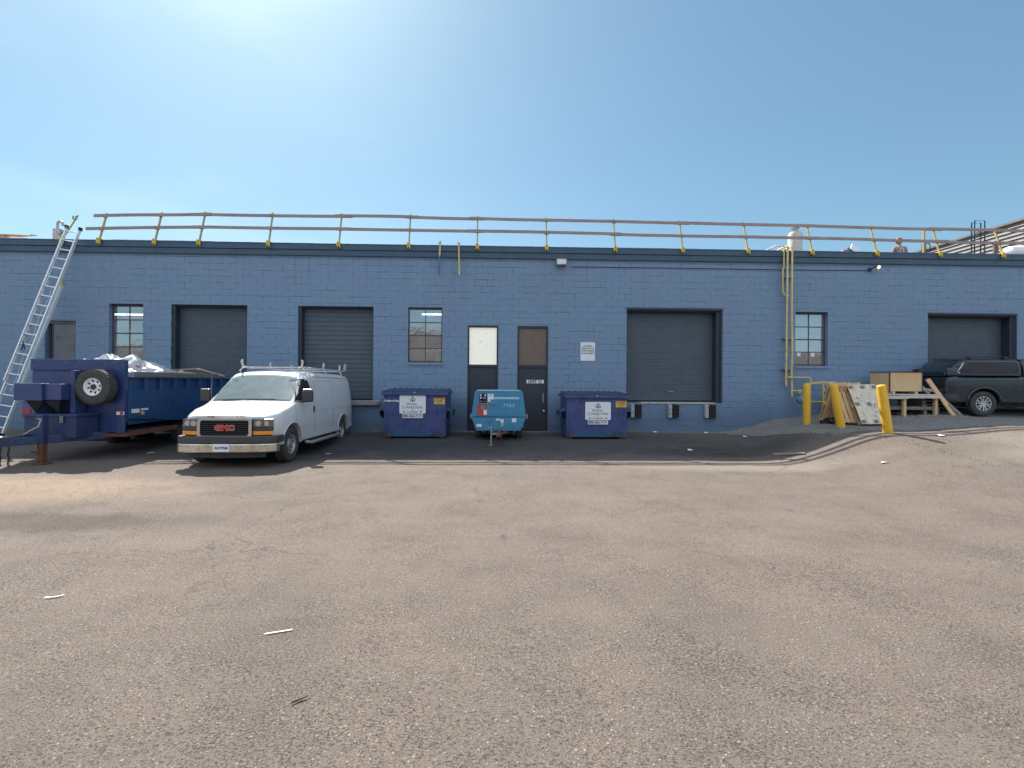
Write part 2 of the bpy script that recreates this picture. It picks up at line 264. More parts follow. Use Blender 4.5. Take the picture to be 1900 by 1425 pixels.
    oil = N.math('MULTIPLY', N.math('GREATER_THAN', g3.outputs[0], .72), N.rng(v3.outputs['Distance'], .02, .085, .6, 0)); base = N.mix(oil, base, (.05, .043, .04))
    N.set('Base Color', base); N.set('Roughness', .93); N.set('Specular IOR Level', .25)
    h = N.math('ADD', N.math('MULTIPLY', grain, .6), N.math('SUBTRACT', N.math('MULTIPLY', st, .7), N.math('MULTIPLY', pit, .8)))
    b1 = N.bump(N.noise(14, 5, .7), .35, .02); N.bump(h, .8, .008, b1); return N.m
M['asphalt'] = asphalt()
M['grate'] = mat('iron_grate', (.12, .075, .06), (.08, .05, .045), scale=20, rough=.8)

# ------------------------------------------------------------------ mesh helpers
class MB:
    def __init__(s): s.v = []; s.f = []; s.mi = []; s.k = 0
    def add(s, vs, fs):
        o = len(s.v); s.v += [tuple(q) for q in vs]; s.f += [tuple(i+o for i in f) for f in fs]; s.mi += [s.k]*len(fs); return s
    def box(s, x0, x1, y0, y1, z0, z1, T=None):
        vs = [Vector((x, y, z)) for z in (z0, z1) for y in (y0, y1) for x in (x0, x1)]
        if T: vs = [T @ q for q in vs]
        return s.add(vs, [(0, 2, 3, 1), (4, 5, 7, 6), (0, 1, 5, 4), (2, 6, 7, 3), (0, 4, 6, 2), (1, 3, 7, 5)])
    def bar(s, a, b, wd, h=None, up=(0, 0, 1)):
        a = Vector(a); b = Vector(b); h = h or wd; d = (b-a).normalized(); u = Vector(up)
        if abs(d.dot(u)) > .97: u = Vector((0, 1, 0))
        sx = d.cross(u).normalized(); sy = sx.cross(d)
        vs = [p + sx*i*wd/2 + sy*j*h/2 for p in (a, b) for i, j in ((-1, -1), (1, -1), (1, 1), (-1, 1))]
        return s.add(vs, [(3, 2, 1, 0), (4, 5, 6, 7), (0, 1, 5, 4), (1, 2, 6, 5), (2, 3, 7, 6), (3, 0, 4, 7)])
    def tube(s, pts, r, n=10, closed_ends=True):
        pts = [Vector(p) for p in pts]; rr = r if isinstance(r, (list, tuple)) else [r]*len(pts)
        vs = []; pu = None
        for i, p in enumerate(pts):
            d = (pts[min(i+1, len(pts)-1)] - pts[max(i-1, 0)]).normalized()
            if pu is None: pu = Vector((0, 0, 1)) if abs(d.z) < .9 else Vector((0, 1, 0))
            a = d.cross(pu).normalized(); pu = a.cross(d).normalized()
            for k in range(n): t = 2*math.pi*k/n; vs.append(p + (a*math.cos(t) + pu*math.sin(t))*rr[i])
        fs = [(i*n+k, i*n+(k+1) % n, (i+1)*n+(k+1) % n, (i+1)*n+k) for i in range(len(pts)-1) for k in range(n)]
        if closed_ends: fs += [tuple(range(n))[::-1], tuple((len(pts)-1)*n+k for k in range(n))]
        return s.add(vs, fs)
    def lathe(s, prof, c, ax='x', n=32, T=None, cap=True):
        """prof: list of (axial, radius)"""
        c = Vector(c); vs = []
        for a, r in prof:
            for k in range(n):
                t = 2*math.pi*k/n; p = {'x': (a, r*math.cos(t), r*math.sin(t)), 'y': (r*math.cos(t), a, r*math.sin(t)), 'z': (r*math.cos(t), r*math.sin(t), a)}[ax]
                vs.append(c+Vector(p))
        if T: vs = [T @ q for q in vs]
        m = len(prof); fs = [(i*n+k, i*n+(k+1) % n, (i+1)*n+(k+1) % n, (i+1)*n+k) for i in range(m-1) for k in range(n)]
        if cap and prof[0][1] > 1e-4: fs.append(tuple(range(n))[::-1])
        if cap and prof[-1][1] > 1e-4: fs.append(tuple((m-1)*n+k for k in range(n)))
        return s.add(vs, fs)
    def prism(s, poly, ax, a, b):
        """poly of 2D points extruded along ax from a to b"""
        def P(p, t): return {'x': (t, p[0], p[1]), 'y': (p[0], t, p[1]), 'z': (p[0], p[1], t)}[ax]
        n = len(poly); vs = [P(p, a) for p in poly]+[P(p, b) for p in poly]
        return s.add(vs, [tuple(range(n))[::-1], tuple(range(n, 2*n))]+[(i, (i+1) % n, n+(i+1) % n, n+i) for i in range(n)])
    def grid(s, fn, nu, nv):
        vs = [fn(i/nu, j/nv) for j in range(nv+1) for i in range(nu+1)]
        return s.add(vs, [(j*(nu+1)+i, j*(nu+1)+i+1, (j+1)*(nu+1)+i+1, (j+1)*(nu+1)+i) for j in range(nv) for i in range(nu)])
    def ribbon(s, path, z0, z1, th):
        """slab of constant thickness following a plan path (x,y), outer face on the path"""
        n = len(path); P = [Vector((p[0], p[1], 0)) for p in path]; I = []
        for i in range(n):
            d = (P[min(i+1, n-1)]-P[max(i-1, 0)]).normalized(); I.append(P[i]+Vector((-d.y, d.x, 0))*th)
        vs = []
        for z in (z0, z1):
            vs += [(p.x, p.y, z) for p in P]+[(p.x, p.y, z) for p in I]
        fs = []
        for i in range(n-1):
            fs += [(i, i+1, 2*n+i+1, 2*n+i), (n+i+1, n+i, 3*n+i, 3*n+i+1), (2*n+i, 2*n+i+1, 3*n+i+1, 3*n+i), (i+1, i, n+i, n+i+1)]
        fs += [(0, 2*n, 3*n, n), (n-1, 2*n-1, 4*n-1, 3*n-1)]
        return s.add(vs, fs)
    def build(s, name, m, parent=None, bevel=0, smooth=None, seg=2, label=None):
        me = bpy.data.meshes.new(name); me.from_pydata(s.v, [], s.f)
        for q in (m if isinstance(m, (list, tuple)) else [m]): me.materials.append(q)
        me.polygons.foreach_set('material_index', s.mi); me.update()
        b = bmesh.new(); b.from_mesh(me); bmesh.ops.recalc_face_normals(b, faces=b.faces); b.to_mesh(me); b.free()
        o = bpy.data.objects.new(name, me); COL.objects.link(o)
        if parent: o.parent = parent; o.matrix_parent_inverse = Matrix.Identity(4)
        if parent and parent.get('_off'): o.location = -Vector(parent['_off'])
        if bevel:
            md = o.modifiers.new('bevel', 'BEVEL'); md.width = bevel; md.segments = seg; md.limit_method = 'ANGLE'; md.angle_limit = R(35)
        if smooth:
            for p in me.polygons: p.use_smooth = True
            me.set_sharp_from_angle(angle=R(smooth))
        if label: o['label'] = label
        return o

def tag(o, label, cat, group=None, kind=None):
    if label: o['label'] = label
    if cat: o['category'] = cat
    if group: o['group'] = group
    if kind: o['kind'] = kind
    return o
def thing(name, label, cat, loc=(0, 0, 0), rz=0, group=None, world=False):
    """Empty at the base; with world=True the parts are given in world coordinates"""
    o = bpy.data.objects.new(name, None); COL.objects.link(o); o.location = loc; o.rotation_euler = (0, 0, rz); o.empty_display_size = .2
    tag(o, label, cat, group)
    if world: OFF[o.name] = Vector(loc)
    return o
OFF = {}
def place(o):
    """shift a world-coordinate part so that it sits right under its Empty"""
    off = OFF.get(o.parent.name)
    if off is not None: o.data.transform(Matrix.Translation(-off))
    return o
def part(mb, name, m, parent, **k):
    o = mb.build(name, m, parent, **k); p = parent
    while p is not None and p.name not in OFF and p.parent: p = p.parent
    if p is not None and p.name in OFF: o.data.transform(Matrix.Translation(-OFF[p.name]))
    return o
def solo(mb, name, m, label, cat, loc, group=None, kind=None, **k):
    """one-mesh thing: world geometry, origin moved to its base"""
    o = mb.build(name, m, None, **k); o.data.transform(Matrix.Translation(-Vector(loc))); o.location = loc
    return tag(o, label, cat, group, kind)
def text(s, size, loc, m, parent, name='lettering', rot=(90, 0, 0), align='CENTER', sx=1, bold=0, spacing=1):
    c = bpy.data.curves.new(name, 'FONT'); c.body = s; c.size = size; c.align_x = align; c.align_y = 'CENTER'; c.extrude = .0015; c.offset = bold; c.space_character = spacing
    t = bpy.data.objects.new(name, c); COL.objects.link(t); bpy.context.view_layer.update()
    me = bpy.data.meshes.new_from_object(t.evaluated_get(bpy.context.evaluated_depsgraph_get())); bpy.data.objects.remove(t); bpy.data.curves.remove(c)
    me.name = name; me.materials.clear(); me.materials.append(m)
    me.transform(Matrix.Translation(loc) @ Matrix.Rotation(R(rot[2]), 4, 'Z') @ Matrix.Rotation(R(rot[0]), 4, 'X') @ Matrix.Diagonal((sx, 1, 1, 1)))
    o = bpy.data.objects.new(name, me); COL.objects.link(o); o.parent = parent; p = parent
    while p is not None and p.name not in OFF and p.parent: p = p.parent
    if p is not None and p.name in OFF: me.transform(Matrix.Translation(-OFF[p.name]))
    return o
def S(t): t = max(0, min(1, t)); return t*t*(3-2*t)
def rrect(x0, x1, z0, z1, r, n=5):
    out = []
    for cx, cz, a in ((x1-r, z0+r, -90), (x1-r, z1-r, 0), (x0+r, z1-r, 90), (x0+r, z0+r, 180)):
        for i in range(n+1): t = R(a+90*i/n); out.append((cx+r*math.cos(t), cz+r*math.sin(t)))
    return out

# ------------------------------------------------------------------ ground
W = 14.75
def gz(x, y):
    x0 = 5.9+1.1*S((y-10.2)/4.5); wd = 3.2-.6*S((y-10.4)/1.8); r = S((x-x0)/wd)
    pad = .62*S((y-6.3)/4.4)+.16*S((x-9.6)/3)*S((y-7.5)/3)+.22*S((y-12.6)/2.0)*S((x-9.2)/2.5)
    b = .15*S((y-10.3)/4.2)
    z = b*(1-r)+max(pad, b)*r
    z -= .05*math.exp(-((x-5.65)/.9)**2-((y-11.4)/.7)**2)
    if y < W: z += .012*(noise.noise(Vector((x*.6, y*.6, 0)))) + .007*noise.noise(Vector((x*2, y*2, 3)))
    return z
def axis(lo, hi, st, far): 
    a = [lo-f for f in far[::-1]]; n = int((hi-lo)/st+.5); a += [lo+(hi-lo)*i/n for i in range(n+1)]; a += [hi+f for f in far]; return a
xs = axis(-22, 22, .22, [.6, 1.6, 4, 12, 40, 150, 600]); ys = axis(-4, 15, .2, [.6, 1.6, 4, 12, 40, 150, 600])
g = MB(); g.add([(x, y, gz(x, y)) for y in ys for x in xs], [(j*len(xs)+i, j*len(xs)+i+1, (j+1)*len(xs)+i+1, (j+1)*len(xs)+i) for j in range(len(ys)-1) for i in range(len(xs)-1)])
o = g.build('ground', M['asphalt'], smooth=80); tag(o, 'weathered tan and grey asphalt yard with loose stones', None, None, 'structure')

# ------------------------------------------------------------------ warehouse
wh = thing('warehouse', 'long low blue painted block warehouse with dark overhead doors', 'building', (0, W, .1), world=True)
OPEN = dict(  # x0,x1,z0,z1,depth
    annex=(-14.24, -13.29, 1.2, 3.56, .35), winB=(-12.28, -11.23, 2.30, 4.11, .16), od1=(-10.36, -8.0, 1.1, 4.11, .3), od2=(-6.41, -4.03, 1.1, 4.11, .3),
    winC=(-2.93, -1.84, 2.34, 4.11, .1), d1=(-1.02, -.04, .15, 3.55, .14), d2=(.58, 1.57, .15, 3.55, .14), od3=(4.12, 7.22, 1.1, 4.11, .35),
    winD=(9.69, 10.78, 2.34, 4.11, .16), od4=(14.15, 17.13, .98, 4.06, .35))
XL, XR, ZB, ZT = -34, 34, -.4, 6.05
xc = sorted({XL, XR, *[q for v in OPEN.values() for q in v[:2]]}); zc = sorted({ZB, ZT, *[q for v in OPEN.values() for q in v[2:4]]})
m = MB()
for i in range(len(xc)-1):
    for j in range(len(zc)-1):
        cx, cz = (xc[i]+xc[i+1])/2, (zc[j]+zc[j+1])/2
        if any(v[0] < cx < v[1] and v[2] < cz < v[3] for v in OPEN.values()): continue
        m.add([(xc[i], W, zc[j]), (xc[i+1], W, zc[j]), (xc[i+1], W, zc[j+1]), (xc[i], W, zc[j+1])], [(0, 1, 2, 3)])
for v in OPEN.values():
    x0, x1, z0, z1, d = v; d += .02
    for a, b in (((x0, z0), (x0, z1)), ((x0, z1), (x1, z1)), ((x1, z1), (x1, z0)), ((x1, z0), (x0, z0))):
        m.add([(a[0], W, a[1]), (b[0], W, b[1]), (b[0], W+d, b[1]), (a[0], W+d, a[1])], [(0, 1, 2, 3)])
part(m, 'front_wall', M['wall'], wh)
m = MB(); m.box(XL, XR, W+.02, 45, 5.7, 5.95); part(m, 'roof', M['roofing'], wh)
m = MB(); m.box(XL, XL+.3, W+.4, 45, -.3, 5.7).box(XR-.3, XR, W+.4, 45, -.3, 5.7).box(XL, XR, 45, 45.3, -.3, 6.0); part(m, 'rear_wall', M['interior'], wh)
m = MB(); m.box(XL, XR, W+.45, 44.9, -.05, 1.05); part(m, 'interior_floor', M['concrete'], wh)
m = MB()
for x in range(-33, 33, 3):
    m.box(x+.002, x+2.998, W-.095, W-.002, 5.885, 6.06)
part(m, 'upper_fascia', M['fascia'], wh, bevel=.006)
m = MB()
x = -33.5
while x < 33: m.box(x, x+3.597, W-.07, W-.001, 5.70, 5.876); x += 3.6
part(m, 'lower_fascia', M['fascia'], wh, bevel=.006)
m = MB(); x = XL
while x < XR:
    l = random.uniform(2.4, 3.6); dz = random.uniform(-.004, .01); m.box(x, min(XR, x+l-.008), W-.11, W+.35, 6.061, 6.085+dz); x += l
part(m, 'coping', M['coping'], wh, bevel=.006)
# overhead doors
def od(key, pitch, lab=None, frame=True):
    x0, x1, z0, z1, d = OPEN[key]; y = W+d-.04
    n = int((z1-z0)/pitch); pr = []
    for i in range(n):
        a = z0+(z1-z0)*i/n; b = z0+(z1-z0)*(i+1)/n; q = (b-a)
        pr += [(y, a), (y, a+q*.80), (y+.014, a+q*.86), (y+.014, b-q*.04)]
    pr.append((y, z1)); m = MB(); vs = [(x, p[0], p[1]) for x in (x0+.01, x1-.01) for p in pr]; k = len(pr)
    m.add(vs, [(i, i+1, k+i+1, k+i) for i in range(k-1)])
    door = part(m, 'overhead_door', M['od'], wh, label=lab)
    bs_ = MB(); bs_.box(x0+.02, x1-.02, y-.02, y+.03, z0+.001, z0+.07); part(bs_, 'bottom_seal', M['rubber'], door, bevel=.008)
    hd = MB(); xm = (x0+x1)/2; hd.box(xm-.09, xm+.09, y-.035, y-.022, z0+.35, z0+.375).box(xm-.09, xm-.075, y-.022, y+.001, z0+.35, z0+.375).box(xm+.075, xm+.09, y-.022, y+.001, z0+.35, z0+.375); part(hd, 'lift_handle', M['steel'], door)
    f = MB()
    a, b = (.10, .025) if x1 < 0 else (.02, .14)
    f.box(x0+.001, x0+a, W+.04, y+.03, z0, z1-.001).box(x1-b, x1-.001, W+.04, y+.03, z0, z1-.001).box(x0+a, x1-b, W+.08, y+.03, z1-.05, z1-.001)
    part(f, 'door_track', M['dark_frame'], wh, bevel=.01)
    if key in ('od3', 'od4'):
        f = MB(); f.box(x0-.01, x1+.05, W-.025, W+.019, z1-.002, z1+.07); f.box(x1-.01, x1+.045, W-.02, W+.019, z0, z1-.004); part(f, 'steel_lintel', M['dark_frame'], wh, bevel=.006)
od('od1', .075); od('od2', .15); od('od3', .075); od('od4', .06)
def sash(key, tilt, rows=4):
    x0, x1, z0, z1, d = OPEN[key]; y = W+d
    f = MB(); t = .035
    f.box(x0+.002, x0+t, y-.03, y+.015, z0, z1-.002).box(x1-t, x1-.002, y-.03, y+.015, z0, z1-.002).box(x0+t, x1-t, y-.03, y+.015, z1-.06, z1-.002).box(x0+t, x1-t, y-.03, y+.015, z0+.002, z0+.04)
    xm = (x0+x1)/2; hz = [z0+.04+(z1-z0-.10)*i/rows for i in range(rows+1)]
    for i in range(1, rows): th = .018 if i == 2 else .014; f.box(x0+t, x1-t, y-.028, y+.01, hz[i]-th, hz[i]+th)
    f.box(xm-.011, xm+.011, y-.022, y+.008, z0+.03, z1-.06)
    fr = part(f, 'window', M['window_frame'], wh, bevel=.003)
    p = MB()
    for i in range(rows):
        for sx0, sx1 in ((x0+t, xm-.011), (xm+.011, x1-t)):
            a, b = hz[i]+.012, hz[i+1]-.012; tx = R(random.uniform(-.5, .9)+(tilt if i in (1, 2) else 0)); ty = R(random.uniform(-.8, .8))
            c = Vector(((sx0+sx1)/2, y-.004, (a+b)/2)); hw, hh = (sx1-sx0)/2, (b-a)/2
            p.add([c+Vector((sxx*hw, sxx*hw*math.tan(ty)+szz*hh*math.tan(tx), szz*hh)) for sxx, szz in ((-1, -1), (1, -1), (1, 1), (-1, 1))], [(0, 1, 2, 3)])
    part(p, 'pane', M['pane'], fr)
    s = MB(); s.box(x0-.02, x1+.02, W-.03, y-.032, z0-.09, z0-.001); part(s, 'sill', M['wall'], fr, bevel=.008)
    return fr
sash('winB', 1.0); sash('winC', -1.2); sash('winD', .6)
x0, x1, z0, z1, d = OPEN['annex']
m = MB(); m.box(x0+.22, x1-.003, W+.05, W+.09, z0, z1-.1); part(m, 'side_door', mat('grey_door', (.16, .17, .19), (.12, .13, .15), scale=4, rough=.6, dirt=(.3, .3, .32), dscale=8, dlo=.66, dhi=.72), wh, bevel=.005)
m = MB(); m.box(x0+.2, x0+.218, W+.03, W+.09, z0, z1-.1).box(x0+.001, x1-.001, W+.03, W+.1, z1-.1, z1-.001).box(x0+.3, x0+.45, W+.04, W+.049, 3.05, 3.065); part(m, 'door_frame', M['window_frame'], wh)
m = MB(); m.box(x0+.001, x0+.2, W+.2, W+.34, z0, z1-.1); part(m, 'jamb_panel', M['dark_frame'], wh)
# man doors with glazed transoms
for key, gm in (('d1', 'frosted'), ('d2', 'obscure')):
    x0, x1, z0, z1, d = OPEN[key]
    f = MB(); t = .05
    f.box(x0+.001, x0+t, W-.015, W+.1, z0, z1-.001).box(x1-t, x1-.001, W-.015, W+.1, z0, z1-.001).box(x0+t, x1-t, W-.015, W+.1, z1-.07, z1-.001).box(x0+t, x1-t, W+.0, W+.1, 2.2, 2.29)
    fr = part(f, 'door_frame', M['dark_frame'], wh, bevel=.006)
    gl = MB(); gl.box(x0+t, x1-t, W+.04, W+.05, 2.29, z1-.07); part(gl, 'transom_glass', M[gm], fr)
    dm = MB(); dm.box(x0+t+.004, x1-t-.004, W+.03, W+.08, z0+.01, 2.195); dr = part(dm, 'door', M['door'], wh, bevel=.004)
    if key == 'd2':
        h = MB(); h.box(x1-.165, x1-.14, W-.03, W-.012, 1.08, 1.38).box(x1-.16, x1-.145, W-.012, W+.03, 1.09, 1.11).box(x1-.16, x1-.145, W-.012, W+.03, 1.35, 1.37); part(h, 'handle', M['chrome'], dr, bevel=.004)
        h = MB(); h.lathe([(-.02, .03), (.03, .035)], (x1-.13, W-.0, .82), 'y', 16); part(h, 'lock', M['chrome'], dr)
        pl = MB(); pl.box(x0+.30, x0+.86, W+.022, W+.029, 1.70, 1.81)
        pl = part(pl, 'unit_plate', M['white'], dr); text('UNIT 12', .12, (x0+.57, W+.0205, 1.755), M['letter'], pl, bold=.004)
    th = MB(); th.box(x0-.05, x1+.05, W-.06, W+.03, .1, .155); part(th, 'threshold', M['concrete'], wh, bevel=.01)
# docks
m = MB(); m.box(-6.5, -3.78, W-.14, W-.002, .96, 1.12); part(m, 'dock_ledge', M['concrete'], wh, bevel=.02)
m = MB(); m.box(-10.45, -7.9, W-.14, W-.002, .96, 1.12); part(m, 'dock_ledge', M['concrete'], wh, bevel=.02)
m = MB(); m.box(4.6, 7.05, W-.03, W+.3, 1.055, 1.115); part(m, 'dock_ledge', M['white_steel'], wh, bevel=.01)
for x in (4.25, 5.47, 6.67):
    m = MB(); 
    for k in range(5): m.box(x+.13, x+.34, W-.16, W-.01, .64+k*.082, .714+k*.082)
    bp = part(m, 'dock_bumper', M['rubber'], wh, bevel=.012)
    for xa, xb in ((x, x+.115), (x+.345, x+.36)): m = MB(); m.box(xa, xb, W-.13, W-.005, .62, 1.05); part(m, 'bumper_bracket', M['white_steel'], bp, bevel=.01)
m = MB(); m.tube([(2.3, W-.012, 5.475), (6, W-.012, 5.48), (9.1, W-.012, 5.475), (12.1, W-.012, 5.49)], .011, 6); part(m, 'conduit', M['dark_frame'], wh)
t = thing('plastic_jug', 'white plastic jug on the sill inside the central window', 'jug', (-2.02, W+.3, 2.34), world=True)
m = MB(); m.box(-2.6, -1.75, W+.14, W+.42, 2.30, 2.335); part(m, 'inner_ledge', M['interior'], t)
m = MB(); m.lathe([(0, .07), (.16, .07), (.2, .05), (.22, .03), (.27, .028)], (-2.02, W+.3, 2.336), 'z', 16); part(m, 'jug', M['white'], t, smooth=40)
for x, z, lab in ((9.83, 2.66, 'small white notice taped at the left in the right hand window'), (10.3, 2.66, 'small white notice taped at the right in the right hand window')):
    m = MB(); m.box(x, x+.13, W+.135, W+.138, z, z+.12); solo(m, 'notice', M['white'], lab, 'notice', (x+.06, W+.136, z), 'notices taped inside the window')
# interior room behind the windows
for xx0, xx1, yy, zz in ((-4.6, -1.9, 19.5, 4.9), (-3.6, .6, 21.4, 4.82), (7.5, 10.5, 20.5, 4.9), (-17.5, -14.2, 21.0, 4.6)):
    m = MB(); m.box(xx0, xx1, yy-.05, yy+.05, zz, zz+.05); o = solo(m, 'ceiling_light', M['tube'], {-4.6: 'long fluorescent light seen through the central window, nearer one', -3.6: 'long fluorescent light seen through the central window, farther one', 7.5: 'fluorescent light inside behind the window right of the gas pipes', -17.5: 'fluorescent light inside behind the window above the trailer'}[xx0], 'light', ((xx0+xx1)/2, yy, zz), 'fluorescent lights inside the warehouse')

# ------------------------------------------------------------------ wall fixtures
t = thing('wall_light', 'square white floodlight on the wall just under the fascia', 'light', (1.97, W, 5.45), world=True)
m = MB(); m.prism([(W-.19, 5.49), (W-.05, 5.47), (W, 5.5), (W, 5.68), (W-.2, 5.68)], 'x', 1.80, 2.12); part(m, 'housing', M['steel'], t, bevel=.01)
m = MB(); m.add([(1.82, W-.2015, 5.51), (2.10, W-.2015, 5.51), (2.10, W-.2105, 5.655), (1.82, W-.2105, 5.655)], [(0, 1, 2, 3)]); part(m, 'lens', M['white'], t)
t = thing('wall_light', 'small lit orange wall lamp at the end of the conduit', 'light', (12.2, W, 5.45), world=True)
m = MB(); m.box(12.1, 12.2, W-.05, W, 5.47, 5.57).bar((12.15, W-.04, 5.52), (12.25, W-.2, 5.6), .03); part(m, 'bracket', M['dark_frame'], t)
m = MB(); m.lathe([(0, .04), (.03, .06), (.08, .07)], (0, 0, 0), 'z', 20, Matrix.Translation((12.27, W-.17, 5.58)) @ Matrix.Rotation(R(115), 4, 'X')); part(m, 'lamp_head', mat('copper_head', (.5, .3, .16), rough=.5), t, smooth=40)
m = MB(); m.lathe([(.075, .058), (.082, .058)], (0, 0, 0), 'z', 20, Matrix.Translation((12.27, W-.17, 5.58)) @ Matrix.Rotation(R(115), 4, 'X')); part(m, 'bulb', M['lamp_on'], t)
# sign
t = thing('wall_sign', 'white no parking sign with four lines of black text on the block wall', 'sign', (2.86, W, 2.45), world=True)
m = MB(); m.prism(rrect(2.62, 3.09, 2.44, 3.04, .03), 'y', W-.012, W-.004); p = part(m, 'sign_board', M['white'], t)
for i, s_ in enumerate(('NO PARKING', 'PERMITTED IN ALL', 'DRIVE ENTRANCES', 'ON THIS PROPERTY')): text(s_, .062, (2.855, W-.0135, 2.915-i*.078), M['letter'], p, bold=.0012, sx=.78)
for zz in (3.005, 2.475): m = MB(); m.lathe([(-.004, .008), (.004, .008)], (2.855, W-.014, zz), 'y', 8); part(m, 'screw', M['steel'], p)

# ------------------------------------------------------------------ roof guardrail
gr = thing('roof_guardrail', 'long temporary guardrail of weathered planks on yellow clamp posts along the roof edge', 'guardrail', (0, W, 6.09), world=True)
PX = [-12.5, -10.8, -9.44, -7.29, -5.1, -2.9, -.73, 1.49, 3.7, 5.89, 8.03, 10.15, 12.3, 14.42, 16.55, 18.7]
def topz(x):
    K = [(-14, 6.86), (-12.5, 6.9), (-9.4, 7.0), (-3, 7.03), (2, 7.0), (10, 6.97), (19, 6.88)]
    for (a, b), (c, d) in zip(K, K[1:]):
        if x <= c: return b+(d-b)*(x-a)/(c-a)
    return 6.88
def clamp_post(x, root, zt, jig=0):
    m = MB(); m.bar((x, W-.10, 6.08), (x+jig, W+.17, zt), .042, .042)
    p = part(m, 'post', M['pole_yellow'], root)
    c = MB(); c.box(x-.055, x-.018, W-.17, W-.112, 5.95, 6.13).box(x+.018, x+.055, W-.17, W-.112, 5.93, 6.10).box(x-.04, x+.04, W-.165, W-.115, 5.99, 6.075).box(x-.045, x+.045, W-.15, W+.05, 6.096, 6.12)
    part(c, 'clamp', M['yellow'], p, bevel=.006)
    for zz in (zt-.10, zt-.55):
        b = MB(); f = (zz-6.08)/(zt-6.08); yy = W-.10+.27*f; xx = x+jig*f
        b.box(xx-.07, xx+.07, yy-.075, yy-.02, zz-.052, zz-.042).box(xx-.05, xx-.04, yy-.08, yy-.03, zz-.05, zz+.055).box(xx+.035, xx+.047, yy-.08, yy-.03, zz-.05, zz+.055)
        part(b, 'plank_bracket', M['pole_yellow'], p)
for x in PX: clamp_post(x, gr, topz(x)+.1, random.uniform(-.015, .015))
for lev in (0, 1):
    i = 0; cur = -12.83 if lev == 0 else -12.96; k = 0
    while cur < 19:
        step = random.choice((1, 2, 2)) if k else 1+lev
        nxt = min(len(PX)-1, i+step); xe = PX[nxt]+random.uniform(.12, .4) if nxt < len(PX)-1 else 19.4
        m = MB(); n = 8; dz = .45*lev; ph = random.uniform(-.012, .012); yo = -.028*(k % 2)
        vs = []
        for q in range(n+1):
            u = q/n; xx = cur+(xe-cur)*u; zz = topz(xx)-dz+.012*math.sin(u*math.pi)*(-1 if k % 3 else 1)+ph*(u-.5)
            yy = W-.10+.27*((zz-6.08)/.95)-.05+yo
            vs += [(xx, yy-.018, zz-.044), (xx, yy+.018, zz-.044), (xx, yy+.018, zz+.044), (xx, yy-.018, zz+.044)]
        fs = [(q*4+a, q*4+(a+1) % 4, q*4+4+(a+1) % 4, q*4+4+a) for q in range(n) for a in range(4)]+[(3, 2, 1, 0), tuple(n*4+a for a in range(4))]
        m.add(vs, fs); part(m, 'plank', M['plank'], gr)
        cur = PX[nxt]-random.uniform(.12, .35); i = nxt; k += 1
        if nxt == len(PX)-1: break
def lone(x, zt, label, jig):
    t = thing('guard_post', label, 'post', (x, W, 6.09), world=True, group='clamp posts without planks'); clamp_post(x, t, zt, jig)
lone(-13.62, 6.92, 'yellow clamp post standing alone beside the top of the ladder', .22)
for x, lab, mm in ((-1.91, 'left of two short poles hanging over the fascia, its lower half painted blue', 'b'), (-1.31, 'right of two short poles hanging over the fascia, yellow along its whole length', 'y')):
    t = thing('hanging_pole', lab, 'pole', (x, W-.13, 5.12), world=True, group='short poles hanging over the fascia')
    m = MB()
    if mm == 'b':
        m.bar((x-.03, W-.14, 5.13), (x-.015, W-.14, 5.72), .045); part(m, 'lower_half', mat('blue_overspray', (.07, .13, .24), (.1, .17, .3), rough=.6), t)
        m = MB(); m.bar((x-.015, W-.14, 5.72), (x+.012, W-.14, 6.2), .047); part(m, 'upper_half', M['pipe_yellow'], t)
    else:
        m.bar((x+.02, W-.14, 5.13), (x-.01, W-.14, 6.17), .045); part(m, 'tube', M['pipe_yellow'], t)
    m = MB(); m.box(x-.05, x+.03, W-.16, W-.02, 6.125, 6.155); part(m, 'hook', M['yellow'], t)
m = MB(); m.bar((15.17, 16, 5.95), (15.17, 16, 7.32), .06).box(15.0, 15.34, 15.8, 16.2, 5.95, 5.99).bar((15.17, 16, 7.31), (15.0, 16, 7.33), .03); solo(m, 'roof_post', M['pole_yellow'], 'single upright yellow post standing back from the roof edge between guardrail posts', 'post', (15.17, 16, 5.95))

# ------------------------------------------------------------------ gas pipes and meters
t = thing('gas_pipe', 'yellow gas pipes running down the wall from the roof beside the right window', 'pipe', (9.4, W, 1.3), world=True)
yp = W-.16
m = MB(); m.tube([(8.85, W+.6, 6.2), (9.0, W-.08, 6.24), (9.19, yp, 6.2), (9.19, yp, 5.5), (9.16, yp, 5.45), (9.16, yp, 4.75), (9.22, yp, 4.62), (9.3, yp, 4.61)], .022, 8); part(m, 'thin_pipe', M['pipe_yellow'], t, smooth=40)
m = MB(); m.tube([(9.31, W+.6, 6.22), (9.31, yp+.02, 6.22), (9.31, yp, 6.17), (9.30, yp, 4.0), (9.29, yp, 1.68)], .031, 10); m.lathe([(-.03, .045), (.03, .045)], (9.31, yp, 4.6), 'z', 10).lathe([(-.03, .045), (.03, .045)], (9.29, yp, 1.97), 'z', 10); part(m, 'left_riser', M['pipe_yellow'], t, smooth=40)
m = MB(); m.tube([(9.46, W+.6, 6.2), (9.46, yp+.02, 6.2), (9.46, yp, 6.12), (9.46, yp, 4), (9.49, yp, 2.8), (9.47, yp, 2.2), (9.49, yp, 1.32)], .031, 10); m.lathe([(-.03, .045), (.03, .045)], (9.49, yp, 1.52), 'z', 10).lathe([(-.03, .045), (.03, .045)], (9.46, yp, 4.55), 'z', 10); part(m, 'right_riser', M['pipe_yellow'], t, smooth=40)
